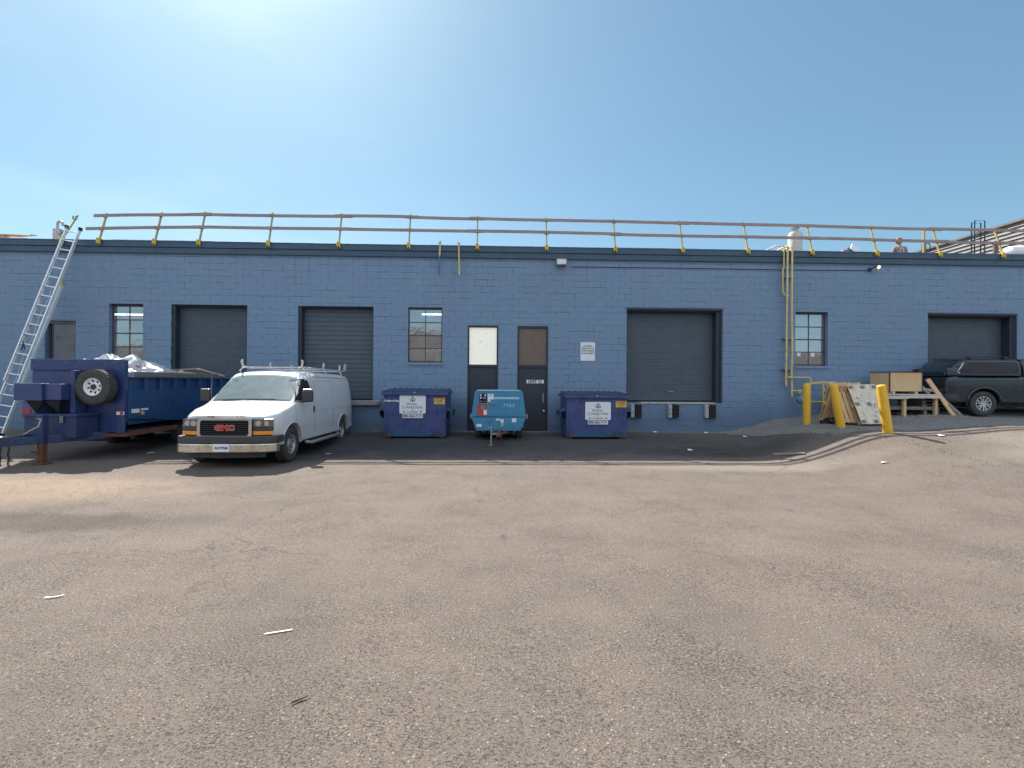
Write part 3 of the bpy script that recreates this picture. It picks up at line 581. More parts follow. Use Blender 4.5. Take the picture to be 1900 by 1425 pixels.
m = MB(); m.tube([(9.32, yp-.05, 1.95), (10.02, yp-.05, 1.95), (10.07, yp-.05, 1.93), (10.08, yp-.05, 1.8), (10.08, yp-.05, 1.7)], .026, 8).tube([(9.5, yp, 1.52), (9.9, yp, 1.54), (9.9, yp, 1.75), (10.45, yp, 1.8), (10.9, yp, 1.8)], .024, 8); part(m, 'branch_pipe', M['pipe_yellow'], t, smooth=40)
for zz in (5.2, 3.2, 2.2):
    m = MB(); m.box(9.23, 9.56, yp+.02, W-.003, zz, zz+.03); part(m, 'pipe_bracket', M['steel'], t)
def gmeter(x, y, z, lab):
    t = thing('gas_meter', lab, 'gas meter', (x, y, z), group='gas meters behind the bollards')
    m = MB(); m.lathe([(-.09, .03), (-.09, .10), (-.055, .15), (0, .155), (.055, .15), (.09, .10), (.09, .03)], (0, 0, 0), 'y', 20); m.box(-.11, .11, -.07, .07, .05, .2); part(m, 'case', M['meter'], t, smooth=40)
    m = MB(); m.lathe([(-.105, .06), (-.09, .06)], (0, 0, .02), 'y', 16); part(m, 'dial', M['white'], t)
    m = MB(); m.tube([(-.08, 0, .2), (-.08, 0, .33)], .025, 8).tube([(.08, 0, .2), (.08, 0, .3)], .025, 8).lathe([(0, .045), (.03, .045)], (-.08, 0, .22), 'z', 8).lathe([(0, .045), (.03, .045)], (.08, 0, .22), 'z', 8); part(m, 'connection', M['pipe_yellow'], t, smooth=40)
gmeter(9.66, 14.35, 1.25, 'blue grey gas meter just left of the upright bollard'); gmeter(10.42, 14.3, 1.3, 'blue grey gas meter between the upright bollard and the pallets')
t = thing('pipe_barrier', 'thin yellow pipe barrier standing behind the upright bollard', 'barrier', (10.0, 14.0, .7), world=True)
m = MB(); m.tube([(10.02, 13.9, .7), (10.02, 13.9, 1.78)], .021, 8); part(m, 'upright', M['yellow'], t, smooth=40)
m = MB(); m.tube([(10.62, 13.9, .7), (10.62, 13.9, 1.78)], .021, 8); part(m, 'upright', M['yellow'], t, smooth=40)
m = MB(); m.tube([(9.42, 13.9, .7), (9.42, 13.9, 1.2)], .021, 8); part(m, 'upright', M['yellow'], t, smooth=40)
m = MB(); m.tube([(9.5, 13.9, 1.75), (9.98, 13.9, 1.75), (10.02, 13.9, 1.72), (10.06, 13.9, 1.75), (10.7, 13.9, 1.75)], .017, 8).tube([(9.42, 13.9, 1.2), (9.96, 13.9, 1.2), (10.7, 13.9, 1.2)], .016, 8); part(m, 'cross_rail', M['yellow'], t, smooth=40)
# bollards
for bx, by, tx, lab in ((8.83, 12.9, 8.82, 'yellow steel bollard standing upright in front of the gas meter'), (8.92, 11.7, 8.70, 'yellow steel bollard leaning left in front of the pallets'), (9.09, 10.45, 8.91, 'yellow steel bollard leaning left at the edge of the sunlight, nearest one')):
    z = gz(bx, by); m = MB(); a = Vector((bx-.1*(tx-bx), by, z-.12)); b = Vector((tx, by, 1.74)); d = (b-a).normalized()
    T = Matrix.Translation(a) @ d.to_track_quat('Z', 'Y').to_matrix().to_4x4(); L = (b-a).length
    m.lathe([(0, .1), (L-.05, .1), (L-.025, .095), (L-.008, .08), (L, .045), (L+.004, 0)], (0, 0, 0), 'z', 28, T)
    solo(m, 'bollard', M['bollard'], lab, 'bollard', (bx, by, z), 'yellow bollards on the raised pad', smooth=50)
    m = MB()

# ------------------------------------------------------------------ pallets, crates, table
def pallet(name, lab, T, w=1.0, l=1.2, top='wood_pale', group='wooden pallets by the bollards'):
    t = thing(name, lab, 'pallet', group=group); t.matrix_world = T
    for k, z0 in (('deck', .1), ('bottom', 0)):
        m = MB(); n = 7 if k == 'deck' else 4
        for i in range(n):
            x = -w/2+(w-.1)*i/(n-1); m.box(x, x+.1+random.uniform(-.004, .004), -l/2+random.uniform(0, .01), l/2-random.uniform(0, .012), z0, z0+.02)
        part(m, 'deck_board' if k == 'deck' else 'bottom_board', M[top], t)
    m = MB()
    for y in (-l/2+.03, -.045, l/2-.12): m.box(-w/2+.004, w/2-.004, y, y+.09, .021, .099)
    part(m, 'stringer', M[top], t); return t
# a stack of two pallets leaning on the meter guard, and the pale one lying against it
def frame(o, u, v):
    u = Vector(u).normalized(); v = -Vector(v); v = (v-u*v.dot(u)).normalized(); n = u.cross(v)
    return Matrix.Translation(o) @ Matrix((u, v, n)).transposed().to_4x4()
pallet('pallet', 'tan pallet leaning steeply the other way at the back of the pallet pile', frame((9.72, 12.85, 1.22), (1, .05, 0), (.22, .38, -1)), .92, 1.15, 'wood')
pallet('pallet', 'tan pallet with new boards leaning in the middle of the pile', frame((9.80, 12.6, 1.2), (1, .05, 0), (.26, -.42, -1)), .92, 1.2, 'wood')
t = thing('skid_panel', 'pale plank panel with dark blocks leaning at the front of the pallet pile', 'pallet'); t.matrix_world = frame((10.10, 12.25, 1.21), (.93, -.08, .02), (.46, -.55, -.90))
m = MB()
for i in range(5): m.box(-.38+i*.152, -.38+i*.152+.146, -.6, .6, 0, .02)
part(m, 'board', M['wood_pale'], t)
for i in range(3):
    for j in range(3): m = MB(); m.box(-.37+i*.31, -.25+i*.31, -.58+j*.52, -.46+j*.52, -.085, -.001); part(m, 'block', M['wood_grey'], t)
m = MB()
for i in range(3): m.box(-.385, .385, -.58+i*.52, -.48+i*.52, -.108, -.086)
part(m, 'cross_board', M['wood_pale'], t)
for i in range(3):
    for j in range(3): t2 = MB(); t2.box(-.36+i*.31, -.27+i*.31, -.57+j*.52, -.49+j*.52, .0205, .045); part(t2, 'cleat', M['wood_grey'], t)
def crate(x0, x1, y0, y1, z0, z1, lab, red=True):
    t = thing('wooden_crate', lab, 'crate', ((x0+x1)/2, (y0+y1)/2, z0), world=True)
    m = MB(); m.box(x0, x1, y0, y0+.02, z0, z1).box(x0, x1, y1-.02, y1, z0, z1).box(x0, x0+.02, y0+.021, y1-.021, z0, z1).box(x1-.02, x1, y0+.021, y1-.021, z0, z1).box(x0+.021, x1-.021, y0+.021, y1-.021, z0, z0+.02); part(m, 'panel', M['osb'], t)
    m = MB(); m.box(x0-.012, x1+.012, y0-.01, y1+.01, z1+.001, z1+.022).box(x1+.001, x1+.02, y0-.01, y0+.03, z0-.02, z1).box(x0-.02, x0-.001, y0-.01, y0+.03, z0-.02, z1); part(m, 'edge_trim', M['wood_red'], t)
    for x in (x0+.1, x1-.17): m = MB(); m.box(x, x+.07, y0+.02, y1-.02, z0-.075, z0-.002); part(m, 'skid', M['wood_pale'], t)
crate(11.84, 12.82, 13.55, 14.3, 1.545, 2.11, 'chipboard crate with red edges sitting on the rough table')
t = thing('work_table', 'low rough wooden table with white top carrying the crates', 'table', (11.9, 13.8, .85), world=True)
m = MB(); m.box(11.05, 13.06, 13.15, 14.35, 1.435, 1.462); part(m, 'tabletop', mat('white_board', (.62, .63, .66), (.48, .48, .5), scale=5, rough=.6), t, bevel=.004)
m = MB(); m.box(10.62, 11.6, 13.3, 14.3, 1.39, 1.43).box(10.7, 12.0, 13.1, 13.14, 1.33, 1.42).box(12.0, 13.0, 13.1, 13.14, 1.35, 1.43).box(11.1, 13.0, 14.3, 14.34, 1.34, 1.43); part(m, 'apron', M['wood_pale'], t)
for x, y in ((10.78, 13.2), (11.9, 13.15), (12.9, 13.2), (10.8, 14.2), (12.9, 14.2)):
    m = MB(); m.box(x, x+.085, y, y+.085, gz(x, y)-.05, 1.39 if x < 11 else 1.434); part(m, 'leg', M['wood'], t, bevel=.004)
m = MB(); m.box(10.85, 12.95, 13.3, 14.1, 1.02, 1.05).box(11.0, 12.9, 13.25, 13.28, 1.0, 1.1); part(m, 'lower_shelf', M['wood_grey'], t)
m = MB(); m.bar((11.1, 13.35, 1.1), (11.75, 13.6, 1.08), .12, .03).bar((11.4, 13.3, 1.09), (11.6, 13.8, 1.12), .2, .02); solo(m, 'board_scraps', M['tarp'], 'crumpled white plastic scraps on the shelf under the table', 'scraps', (11.4, 13.5, 1.06))
def board(a, b, wd, th, lab, mm='wood', up=(0, -1, .3), g='loose boards leaning by the table'):
    m = MB(); m.bar(a, b, wd, th, up); solo(m, 'board', M[mm], lab, 'board', b, g)
board((12.95, 13.5, 1.92), (13.27, 12.95, gz(13.27, 12.95)), .13, .04, 'long tan board leaning steeply off the right end of the table')
board((12.85, 13.75, 1.80), (13.15, 13.65, 1.48), .09, .05, 'short tan board sticking up behind the right table end', 'wood_pale')
board((12.75, 13.75, 1.66), (13.3, 13.6, 1.55), .08, .04, 'short pale board lying level behind the leaning board', 'wood_pale')
board((13.12, 13.3, 1.42), (13.42, 12.85, gz(13.42, 12.85)), .10, .03, 'broken grey board leaning just right of the long tan board', 'wood_grey')
board((12.2, 13.0, gz(12.2, 13)+.03), (13.5, 12.8, gz(13.5, 12.8)+.02), .12, .03, 'grey board lying on the ground in front of the table', 'wood_grey')
board((10.4, 13.1, gz(10.4, 13)+.03), (11.3, 13.0, gz(11.3, 13)+.02), .10, .03, 'rusty brown board lying on the ground beside the pallets', 'wood_red')
m = MB(); z = gz(13, 13.6)
for k in range(4): m.box(12.6, 13.28-.04*k, 13.3+.02*k, 14.2, z+.16+k*.1, z+.18+k*.1).box(12.65, 12.75, 13.3+.02*k, 14.2, z+.1+k*.1, z+.159+k*.1).box(13.05, 13.13, 13.3+.02*k, 14.2, z+.1+k*.1, z+.159+k*.1)
m.box(12.65, 12.75, 13.3, 14.2, z-.02, z+.1).box(13.05, 13.13, 13.3, 14.2, z-.02, z+.1)
solo(m, 'board_stack', M['wood_grey'], 'low stack of rough boards on spacers beneath the leaning board', 'boards', (12.95, 13.7, z))
def lump(cx, cy, cz, rx, ry, rz, seed, name, mm, lab, cat, n=(28, 14), amp=.35, fr=2.2):
    m = MB(); vs = []; fs = []; NU, NV = n
    for j in range(NV+1):
        ph = math.pi/2*(j/NV)
        for i in range(NU):
            a = 2*math.pi*i/NU; d = Vector((math.cos(a)*math.cos(ph), math.sin(a)*math.cos(ph), math.sin(ph)))
            k = 1+amp*noise.fractal(d*fr+Vector((seed, seed, 0)), 1, 2, 4)+.10*noise.noise(d*9+Vector((seed, 0, 0)))
            vs.append((cx+rx*d.x*k, cy+ry*d.y*k, cz+rz*d.z*max(.3, k)))
    fs = [(j*NU+i, j*NU+(i+1) % NU, (j+1)*NU+(i+1) % NU, (j+1)*NU+i) for j in range(NV) for i in range(NU)]+[tuple(range(NU))[::-1]]
    m.add(vs, fs); return solo(m, name, M[mm], lab, cat, (cx, cy, cz), smooth=50)
lump(9.55, 12.75, .60, .36, .3, .17, 3, 'bin_bag', 'black_bag', 'black plastic bag on the ground at the foot of the pallets', 'bag')
lump(11.6, 13.6, gz(11.6, 13.6)-.02, .5, .25, .16, 5, 'debris_pile', 'black_bag', 'dark heap of debris under the table', 'debris')
lump(12.4, 13.5, gz(12.4, 13.5)-.02, .3, .25, .12, 8, 'bin_bag', 'black_bag', 'flat black plastic bag under the right end of the table', 'bag')

# ------------------------------------------------------------------ drain
t = thing('storm_drain', 'rusty iron storm drain grate sunk in the asphalt', 'drain', (5.6, 11.35, gz(5.6, 11.35)-.012), R(4)); t.scale = (1.3, 1.15, 1)
m = MB(); m.box(-.42, .42, -.3, -.24, -.06, .028).box(-.42, .42, .24, .3, -.06, .028).box(-.42, -.36, -.24, .24, -.06, .028).box(.36, .42, -.24, .24, -.06, .028); part(m, 'frame', M['grate'], t, bevel=.006)
m = MB()
for i in range(11): m.box(-.34+i*.066, -.31+i*.066, -.24, .24, -.05, .026)
part(m, 'grate', M['grate'], t)
m = MB(); m.box(-.36, .36, -.24, .24, -.1, .012); part(m, 'pit', M['letter'], t)

# ------------------------------------------------------------------ ladder
foot = Vector((-14.22, 13.3, gz(-14.2, 13.3))); top = Vector((-13.20, 14.64, 6.38))
t = thing('extension_ladder', 'aluminium extension ladder leaning on the roof edge at left', 'ladder', foot, world=True)
U = (top-foot).normalized(); LL = (top-foot).length; Wd = Vector((1, .02, -U.x/U.z*1)); Wd = (Wd-U*Wd.dot(U)).normalized(); Nn = U.cross(Wd).normalized()
if Nn.y > 0: Nn = -Nn
def lad(name, u0, u1, hw, off):
    mb = MB(); fr = None
    for sgn in (-1, 1):
        a = foot+U*u0+Wd*hw*sgn+Nn*off; b = foot+U*u1+Wd*hw*sgn+Nn*off
        mb.bar(a, b, .012, .085, Nn).bar(a+Wd*(-sgn*.014)+Nn*.038, b+Wd*(-sgn*.014)+Nn*.038, .03, .008, Nn).bar(a+Wd*(-sgn*.014)-Nn*.038, b+Wd*(-sgn*.014)-Nn*.038, .03, .008, Nn)
    sec = part(mb, name, M['aluminium'], t); u = u0+.22
    while u < u1-.1:
        r = MB(); a = foot+U*u-Wd*(hw-.006)+Nn*off; b = foot+U*u+Wd*(hw-.006)+Nn*off; r.tube([a, b], .019, 8)
        part(r, 'rung', M['aluminium'], sec); u += .305
    return sec
bs = lad('base_section', .03, 4.72, .235, 0); fl = lad('fly_section', 1.55, LL+.02, .205, .09)
for sgn in (-1, 1):
    c = foot+Wd*.235*sgn; m = MB(); m.box(c.x-.02, c.x+.02, c.y-.06, c.y+.06, foot.z, foot.z+.07); part(m, 'foot', M['rubber'], t)
    c = foot+U*(LL-.02)+Wd*.205*sgn+Nn*.09; m = MB(); m.box(c.x-.025, c.x+.025, c.y-.05, c.y+.05, c.z-.03, c.z+.07); part(m, 'end_cap', M['rubber'], t)
m = MB(); a = foot+U*4.68+Wd*.24+Nn*.02; m.box(a.x-.03, a.x+.03, a.y-.05, a.y+.05, a.z-.03, a.z+.04); part(m, 'guide_bracket', M['yellow'], t)
m = MB(); pts = [foot+U*(1.3+i*.35)+Nn*.03+Wd*(.03*math.sin(i*1.7)) for i in range(10)]; m.tube(pts, .006, 6); part(m, 'rope', M['letter_white'], t)
m = MB(); c = foot+U*2.75+Nn*.14-Wd*.1; m.tube([c, c+Vector((.03, 0, -.12)), c+Vector((-.05, 0, -.25)), c+Vector((.06, 0, -.22)), c+Vector((.01, 0, -.03))], .014, 6); part(m, 'pulley_strap', M['black_plastic'], t)

# ------------------------------------------------------------------ wheel
def wheel(root, c, r, wd, sgn, style, ax='x', rimr=.56, name='wheel'):
    """c centre; sgn outward direction along ax"""
    s = sgn; rr = r*rimr; m = MB()
    m.lathe([(-s*wd*.5, rr*.98), (-s*wd*.5, r*.88), (-s*wd*.42, r*.97), (-s*wd*.3, r), (s*wd*.3, r), (s*wd*.42, r*.97), (s*wd*.49, r*.88), (s*wd*.5, r*.76), (s*wd*.44, rr*1.03), (s*wd*.38, rr*.97)], c, ax, 40, cap=False)
    for k in range(0, 40):   # tread blocks
        a = 2*math.pi*k/40
        for off in (-.24, .24):
            p = {'x': lambda q, u: (q, u*math.cos(a), u*math.sin(a)), 'y': lambda q, u: (u*math.cos(a), q, u*math.sin(a))}[ax]
            e = Vector(c)+Vector(p(off*wd+wd*.19*(1 if off > 0 else -1), r*1.0)); f = Vector(c)+Vector(p(off*wd-wd*.12*(1 if off > 0 else -1), r*1.0))
            m.bar(e, f, r*.09, r*.03, (e+f)/2-Vector(c))
    ty = part(m, name, M['tyre'], root, smooth=40)
    rim = MB(); fce = {'white': 'white', 'steel': 'steel', 'alloy': 'dark_frame', 'blue': 'steel'}[style]
    rim.lathe([(s*wd*.40, rr*1.0), (s*wd*.43, rr*1.01), (s*wd*.40, rr*.93), (s*wd*.22, rr*.86), (s*wd*.20, rr*.55), (s*wd*.30, rr*.42), (s*wd*.30, rr*.3), (s*wd*.26, .0)], c, ax, 32, cap=False)
    rm_ = part(rim, 'rim', M[fce if style != 'steel' else 'rimsteel'], ty, smooth=35)
    def P(q, u, a): return Vector(c)+Vector((q, u*math.cos(a), u*math.sin(a)) if ax == 'x' else (u*math.cos(a), q, u*math.sin(a)))
    if style in ('white', 'steel'):
        h = MB()
        for k in range(8):
            a = 2*math.pi*k/8+.2
            if style == 'white': h.add([P(s*wd*.222, rr*.58, a-.26), P(s*wd*.222, rr*.58, a+.26), P(s*wd*.252, rr*.88, a)], [(0, 1, 2)])
            else: h.bar(P(s*wd*.225, rr*.60, a), P(s*wd*.25, rr*.82, a), rr*.14, .006, P(1, 0, 0)-P(0, 0, 0))
        part(h, 'vent_hole', M['letter'], ty)
        h = MB(); h.lathe([(s*wd*.28, rr*.30), (s*wd*.40, rr*.28), (s*wd*.42, 0)], c, ax, 20); part(h, 'hub', M['black_plastic'] if style == 'white' else M['rimsteel'], ty, smooth=40)
        h = MB()
        for k in range(8): a = 2*math.pi*k/8; h.tube([P(s*wd*.28, rr*.34, a), P(s*wd*.34, rr*.34, a)], rr*.04, 6)
        part(h, 'lug_nut', M['steel'], ty)
    elif style == 'alloy':
        h = MB()
        for k in range(6):
            for d in (-.17, .17):
                a = 2*math.pi*k/6+.3; h.bar(P(s*wd*.36, rr*.12, a+d), P(s*wd*.43, rr*.93, a+d*1.3), rr*.15, .02, P(1, 0, 0)-P(0, 0, 0))
        h.lathe([(s*wd*.36, rr*1.0), (s*wd*.455, rr*1.0), (s*wd*.455, rr*.92), (s*wd*.36, rr*.9)], c, ax, 32, cap=False)
        h.lathe([(s*wd*.33, rr*.24), (s*wd*.42, rr*.2), (s*wd*.42, 0)], c, ax, 16); part(h, 'spoke', M['alloy'], ty, smooth=35)
    return ty
M['rimsteel'] = mat('grey_steel_wheel', (.5, .5, .5), (.36, .35, .34), rough=.4, metal=.6)
M['alloy'] = mat('alloy_silver', (.62, .64, .66), (.55, .57, .6), rough=.25, metal=.7)

# ------------------------------------------------------------------ lofted vehicle bodies
class Loft:
    def __init__(s, keys): s.k = sorted(keys, key=lambda q: q[0])
    def sec(s, y):
        K = s.k
        if y <= K[0][0]: return K[0][1]
        for (a, A), (b, B) in zip(K, K[1:]):
            if y <= b: t = (y-a)/(b-a); return [(p[0]+(q[0]-p[0])*t, p[1]+(q[1]-p[1])*t) for p, q in zip(A, B)]
        return K[-1][1]
    def hw(s, y, z):
        P = s.fine(y, 4)[4:29]
        for p, q in zip(P, P[1:]):
            if min(p[1], q[1]) <= z <= max(p[1], q[1]) and abs(q[1]-p[1]) > 1e-6: return p[0]+(q[0]-p[0])*(z-p[1])/(q[1]-p[1])
        return P[-1][0]
    def fine(s, y, n=3):
        P = s.sec(y); out = []
        for i in range(len(P)-1):
            p0, p1, p2, p3 = P[max(i-1, 0)], P[i], P[i+1], P[min(i+2, len(P)-1)]
            for k in range(n):
                t = k/n; out.append(tuple(.5*((2*p1[a])+(-p0[a]+p2[a])*t+(2*p0[a]-5*p1[a]+4*p2[a]-p3[a])*t*t+(-p0[a]+3*p1[a]-3*p2[a]+p3[a])*t**3) for a in (0, 1)))
        out.append(P[-1]); return out
    def mesh(s, step=.12):
        Y = []
        for (a, _), (b, _) in zip(s.k, s.k[1:]):
            n = max(1, int((b-a)/step)); Y += [a+(b-a)*i/n for i in range(n)]
        Y.append(s.k[-1][0]); m = MB(); rings = []
        for y in Y:
            P = s.fine(y); P[0] = (0, P[0][1]); ring = [(x, y, z) for x, z in P]+[(-x, y, z) for x, z in P[-2:0:-1]]; rings.append(ring)
        n = len(rings[0]); vs = [v for r in rings for v in r]
        fs = [(j*n+i, j*n+(i+1) % n, (j+1)*n+(i+1) % n, (j+1)*n+i) for j in range(len(rings)-1) for i in range(n)]+[tuple(range(n))[::-1], tuple((len(rings)-1)*n+i for i in range(n))]
        m.add(vs, fs); return m
    def patch(s, poly, sgn, off=.004, nr=14, nc=10, mb=None):
        """patch on the body side given as a convex outline in (y,z)"""
        m = mb or MB(); zs = [p[1] for p in poly]; z0, z1 = min(zs), max(zs); rows = []
        for j in range(nr+1):
            z = z0+(z1-z0)*(j/nr)*.998+.001*(z1-z0); X = []
            for p, q in zip(poly, poly[1:]+poly[:1]):
                if (p[1]-z)*(q[1]-z) <= 0 and p[1] != q[1]: X.append(p[0]+(q[0]-p[0])*(z-p[1])/(q[1]-p[1]))
            a, b = min(X), max(X); rows.append([(sgn*(s.hw(a+(b-a)*i/nc, z)+off), a+(b-a)*i/nc, z) for i in range(nc+1)])
        m.add([v for r in rows for v in r], [(j*(nc+1)+i, j*(nc+1)+i+1, (j+1)*(nc+1)+i+1, (j+1)*(nc+1)+i) for j in range(nr) for i in range(nc)]); return m
    def line(s, pts, sgn, wd=.006, off=.002, mb=None):
        m = mb or MB(); P = []
        for (a, b), (c, d) in zip(pts, pts[1:]):
            n = max(1, int(math.hypot(c-a, d-b)/.06))
            P += [(a+(c-a)*i/n, b+(d-b)*i/n) for i in range(n)]
        P.append(pts[-1]); m.tube([(sgn*(s.hw(y, z)+off-wd*.5), y, z) for y, z in P], wd, 6); return m
def cut(o, cyls):
    """wheel arches cut with booleans, result baked"""
    hel = []
    for c, r, ax0, ax1 in cyls:
        mb = MB(); mb.lathe([(ax0, r), (ax1, r)], (0, c[0], c[1]), 'x', 40); h = mb.build('cutter', M['black_plastic'], o.parent); hel.append(h)
        md = o.modifiers.new('b', 'BOOLEAN'); md.operation = 'DIFFERENCE'; md.object = h; md.solver = 'EXACT'
    bpy.context.view_layer.update(); me = bpy.data.meshes.new_from_object(o.evaluated_get(bpy.context.evaluated_depsgraph_get()))
    o.modifiers.clear(); old = o.data; o.data = me; me.name = old.name; bpy.data.meshes.remove(old)
    for h in hel: d = h.data; bpy.data.objects.remove(h); bpy.data.meshes.remove(d)
    me.set_sharp_from_angle(angle=R(38))

# ---- van (local: nose towards -y, front axle at y=0)
def van():
    t = thing('cargo_van', 'white cargo van with ladder rack parked nose out between the trailer and the dumpster', 'van', (-5.38, 9.93, .01), R(1.2)); t.scale = (.97,)*3
    t.rotation_euler = (R(-.9), 0, R(1.2))
    F = [(0, .36), (.93, .36), (1.0, .6), (1.006, .9), (.99, 1.26), (.945, 1.6), (.88, 1.86), (.77, 2.0), (.4, 2.05), (0, 2.06)]
    def mod(**k):
        P = list(F)
        for a, b in k.items(): P[int(a[1:])] = b
        return P
    keys = [(-.80, [(0, .40), (.76, .40), (.80, .60), (.80, .85), (.78, .985), (.72, 1.02), (.66, 1.03), (.48, 1.035), (.24, 1.04), (0, 1.04)]),
            (-.74, [(0, .40), (.85, .40), (.885, .60), (.885, .85), (.865, 1.01), (.80, 1.05), (.73, 1.06), (.52, 1.07), (.26, 1.075), (0, 1.08)]),
            (-.60, [(0, .38), (.9, .38), (.945, .6), (.95, .86), (.93, 1.04), (.86, 1.09), (.78, 1.105), (.55, 1.12), (.28, 1.13), (0, 1.135)]),
            (-.30, [(0, .36), (.92, .36), (.98, .6), (.985, .88), (.955, 1.11), (.88, 1.165), (.79, 1.185), (.56, 1.2), (.28, 1.215), (0, 1.22)]),
            (0.0, [(0, .36), (.93, .36), (.995, .6), (1.0, .9), (.97, 1.17), (.905, 1.225), (.83, 1.25), (.58, 1.262), (.3, 1.272), (0, 1.28)]),
            (.16, [(0, .36), (.93, .36), (1.0, .6), (1.005, .9), (.98, 1.21), (.93, 1.275), (.87, 1.30), (.6, 1.312), (.3, 1.32), (0, 1.325)]),
            (.88, [(0, .36), (.93, .36), (1.0, .6), (1.006, .9), (.988, 1.26), (.95, 1.58), (.83, 1.845), (.62, 1.90), (.34, 1.925), (0, 1.935)]),
            (1.0, mod(c6=(.865, 1.87), c7=(.70, 1.965), c8=(.38, 1.99), c9=(0, 2.0))),
            (1.3, mod(c7=(.76, 1.99), c8=(.4, 2.03), c9=(0, 2.04))), (2.4, F), (3.9, F),
            (4.30, [(0, .42), (.93, .42), (.99, .6), (.995, .9), (.975, 1.26), (.93, 1.6), (.865, 1.86), (.75, 1.985), (.4, 2.035), (0, 2.045)]),
            (4.42, [(0, .5), (.86, .5), (.92, .62), (.93, .9), (.915, 1.26), (.87, 1.6), (.80, 1.83), (.68, 1.93), (.38, 1.96), (0, 1.97)])]
    L = Loft(keys); vm = L.mesh(.1); vm.v = [(x, y+.13*(min(1, abs(x)/.93))**3*S((-.25-y)/.4), z) for x, y, z in vm.v]; o = vm.build('body', M['van_white'], t, smooth=38)
    cut(o, [((0, .40), .455, .62, 1.3), ((0, .40), .455, -1.3, -.62), ((3.43, .40), .455, .62, 1.3), ((3.43, .40), .455, -1.3, -.62)])
    for y in (0, 3.43):
        for s in (-1, 1):
            m = MB(); m.tube([(s*(L.hw(y+.46*math.cos(R(a)), max(.38, .40+.46*math.sin(R(a))))+.004), y+.46*math.cos(R(a)), .40+.46*math.sin(R(a))) for a in range(-4, 185, 9)], .014, 6); part(m, 'arch_lip', M['van_white'], t, smooth=50)
            m = MB(); m.box(s*.60-.01, s*.60+.01, y-.5, y+.5, .3, .9); part(m, 'wheel_well', M['black_plastic'], t)
    # windscreen patch, lifted off the loft
    def ws(u, v):
        y = .205+(.855-.205)*v; P = L.sec(y); x = (-1+2*u)*(P[6][0]-.045); ax = abs(x); q = P[6:][::-1]
        for a, b in zip(q, q[1:]):
            if ax <= b[0]: z = a[1]+(b[1]-a[1])*(ax-a[0])/(b[0]-a[0]); break
        else: z = q[-1][1]
        return (x, y-.012, z+.014)
    # dark surround first (bonded band), then glass
    m = MB(); m.grid(lambda u, v: tuple(Vector(ws(-.018+1.036*u, -.03+1.05*v))-Vector((0, -.004, .006))), 16, 8); part(m, 'windscreen_seal', M['black_plastic'], t, smooth=60)
    m = MB(); m.grid(ws, 20, 10); part(m, 'windscreen', M['van_screen'], t, smooth=60)
    # side door window
    for s in (-1, 1):
        poly = [(.22, 1.30), (1.12, 1.285), (1.12, 1.40), (.98, 1.80), (.86, 1.83), (.74, 1.80)]
        m = L.patch(poly, s, .004); part(m, 'door_window', M['dark_glass'], t, smooth=60)
        m = MB(); L.line(poly+poly[:1], s, .012, .002, m); part(m, 'window_seal', M['black_plastic'], t)
        m = MB(); L.line([(.18, .55), (.14, .9), (.16, 1.24)], s, .005, 0, m); L.line([(1.22, .50), (1.22, 1.35), (1.1, 1.86)], s, .005, 0, m); L.line([(1.32, 1.0), (1.32, 1.78), (2.6, 1.8), (2.6, .5)], s, .004, 0, m); L.line([(1.26, 1.05), (4.3, 1.05)], s, .004, -.001, m); L.line([(1.4, 1.9), (4.2, 1.9)], s, .007, .002, m)
        part(m, 'door_seam', M['grey_plastic'], t)
        m = MB(); m.box(s*1.0-.012, s*1.0+.024, 1.14, 1.19, 1.02, 1.17); part(m, 'door_handle', M['black_plastic'], t, bevel=.008)
        # mirror
        m = MB(); m.box(-.12, .12, -.05, .05, -.13, .13, Matrix.Translation((s*1.14, .42, 1.43)) @ Matrix.Rotation(R(12*s), 4, 'Z')); mi = part(m, 'mirror', M['grey_plastic'], t, bevel=.035, seg=3)
        m = MB(); m.bar((s*.97, .46, 1.34), (s*1.12, .43, 1.36), .05, .03); part(m, 'mirror_arm', M['black_plastic'], mi)
        m = MB(); m.box(-.10, .10, -.04, .04, 0, .03, Matrix.Translation((s*1.14, .42, 1.56)) @ Matrix.Rotation(R(12*s), 4, 'Z')); part(m, 'mirror_cap', M['chrome_dull'], mi, bevel=.012)
        # running board
        m = MB(); m.tube([(s*1.02, .62, .36), (s*1.12, .72, .33), (s*1.13, 1.2, .33), (s*1.13, 2.7, .33), (s*1.02, 2.82, .36)], .04, 10); m.bar((s*1.05, .8, .335), (s*1.05, 2.65, .335), .12, .03)
        part(m, 'side_step', M['rimsteel'], t, smooth=40)
        for y in (.9, 2.5):
            m = MB(); m.bar((s*1.1, y, .33), (s*.85, y, .42), .04, .02); part(m, 'step_bracket', M['black_plastic'], t)
    # front end
    def arc(xa, xb, y0, k, p=3, n=14): return [(xa+(xb-xa)*i/n, y0+k*(abs(xa+(xb-xa)*i/n)/.93)**p) for i in range(n+1)]
    fy = -.83; kk = .13
    m = MB(); m.ribbon(arc(-.86, .86, fy+.012, kk), .58, .98, .06); part(m, 'front_panel', M['grey_plastic'], t)
    fp = [(x, z) for x, z in rrect(-.535, .535, .60, .995, .07)]; inn = [(x, z) for x, z in rrect(-.475, .475, .645, .955, .045)]
    m = MB(); vs = [(x, fy-.035, z) for x, z in fp]+[(x, fy-.035, z) for x, z in inn]+[(x, fy+.06, z) for x, z in fp]+[(x, fy+.03, z) for x, z in inn]; n = len(fp)
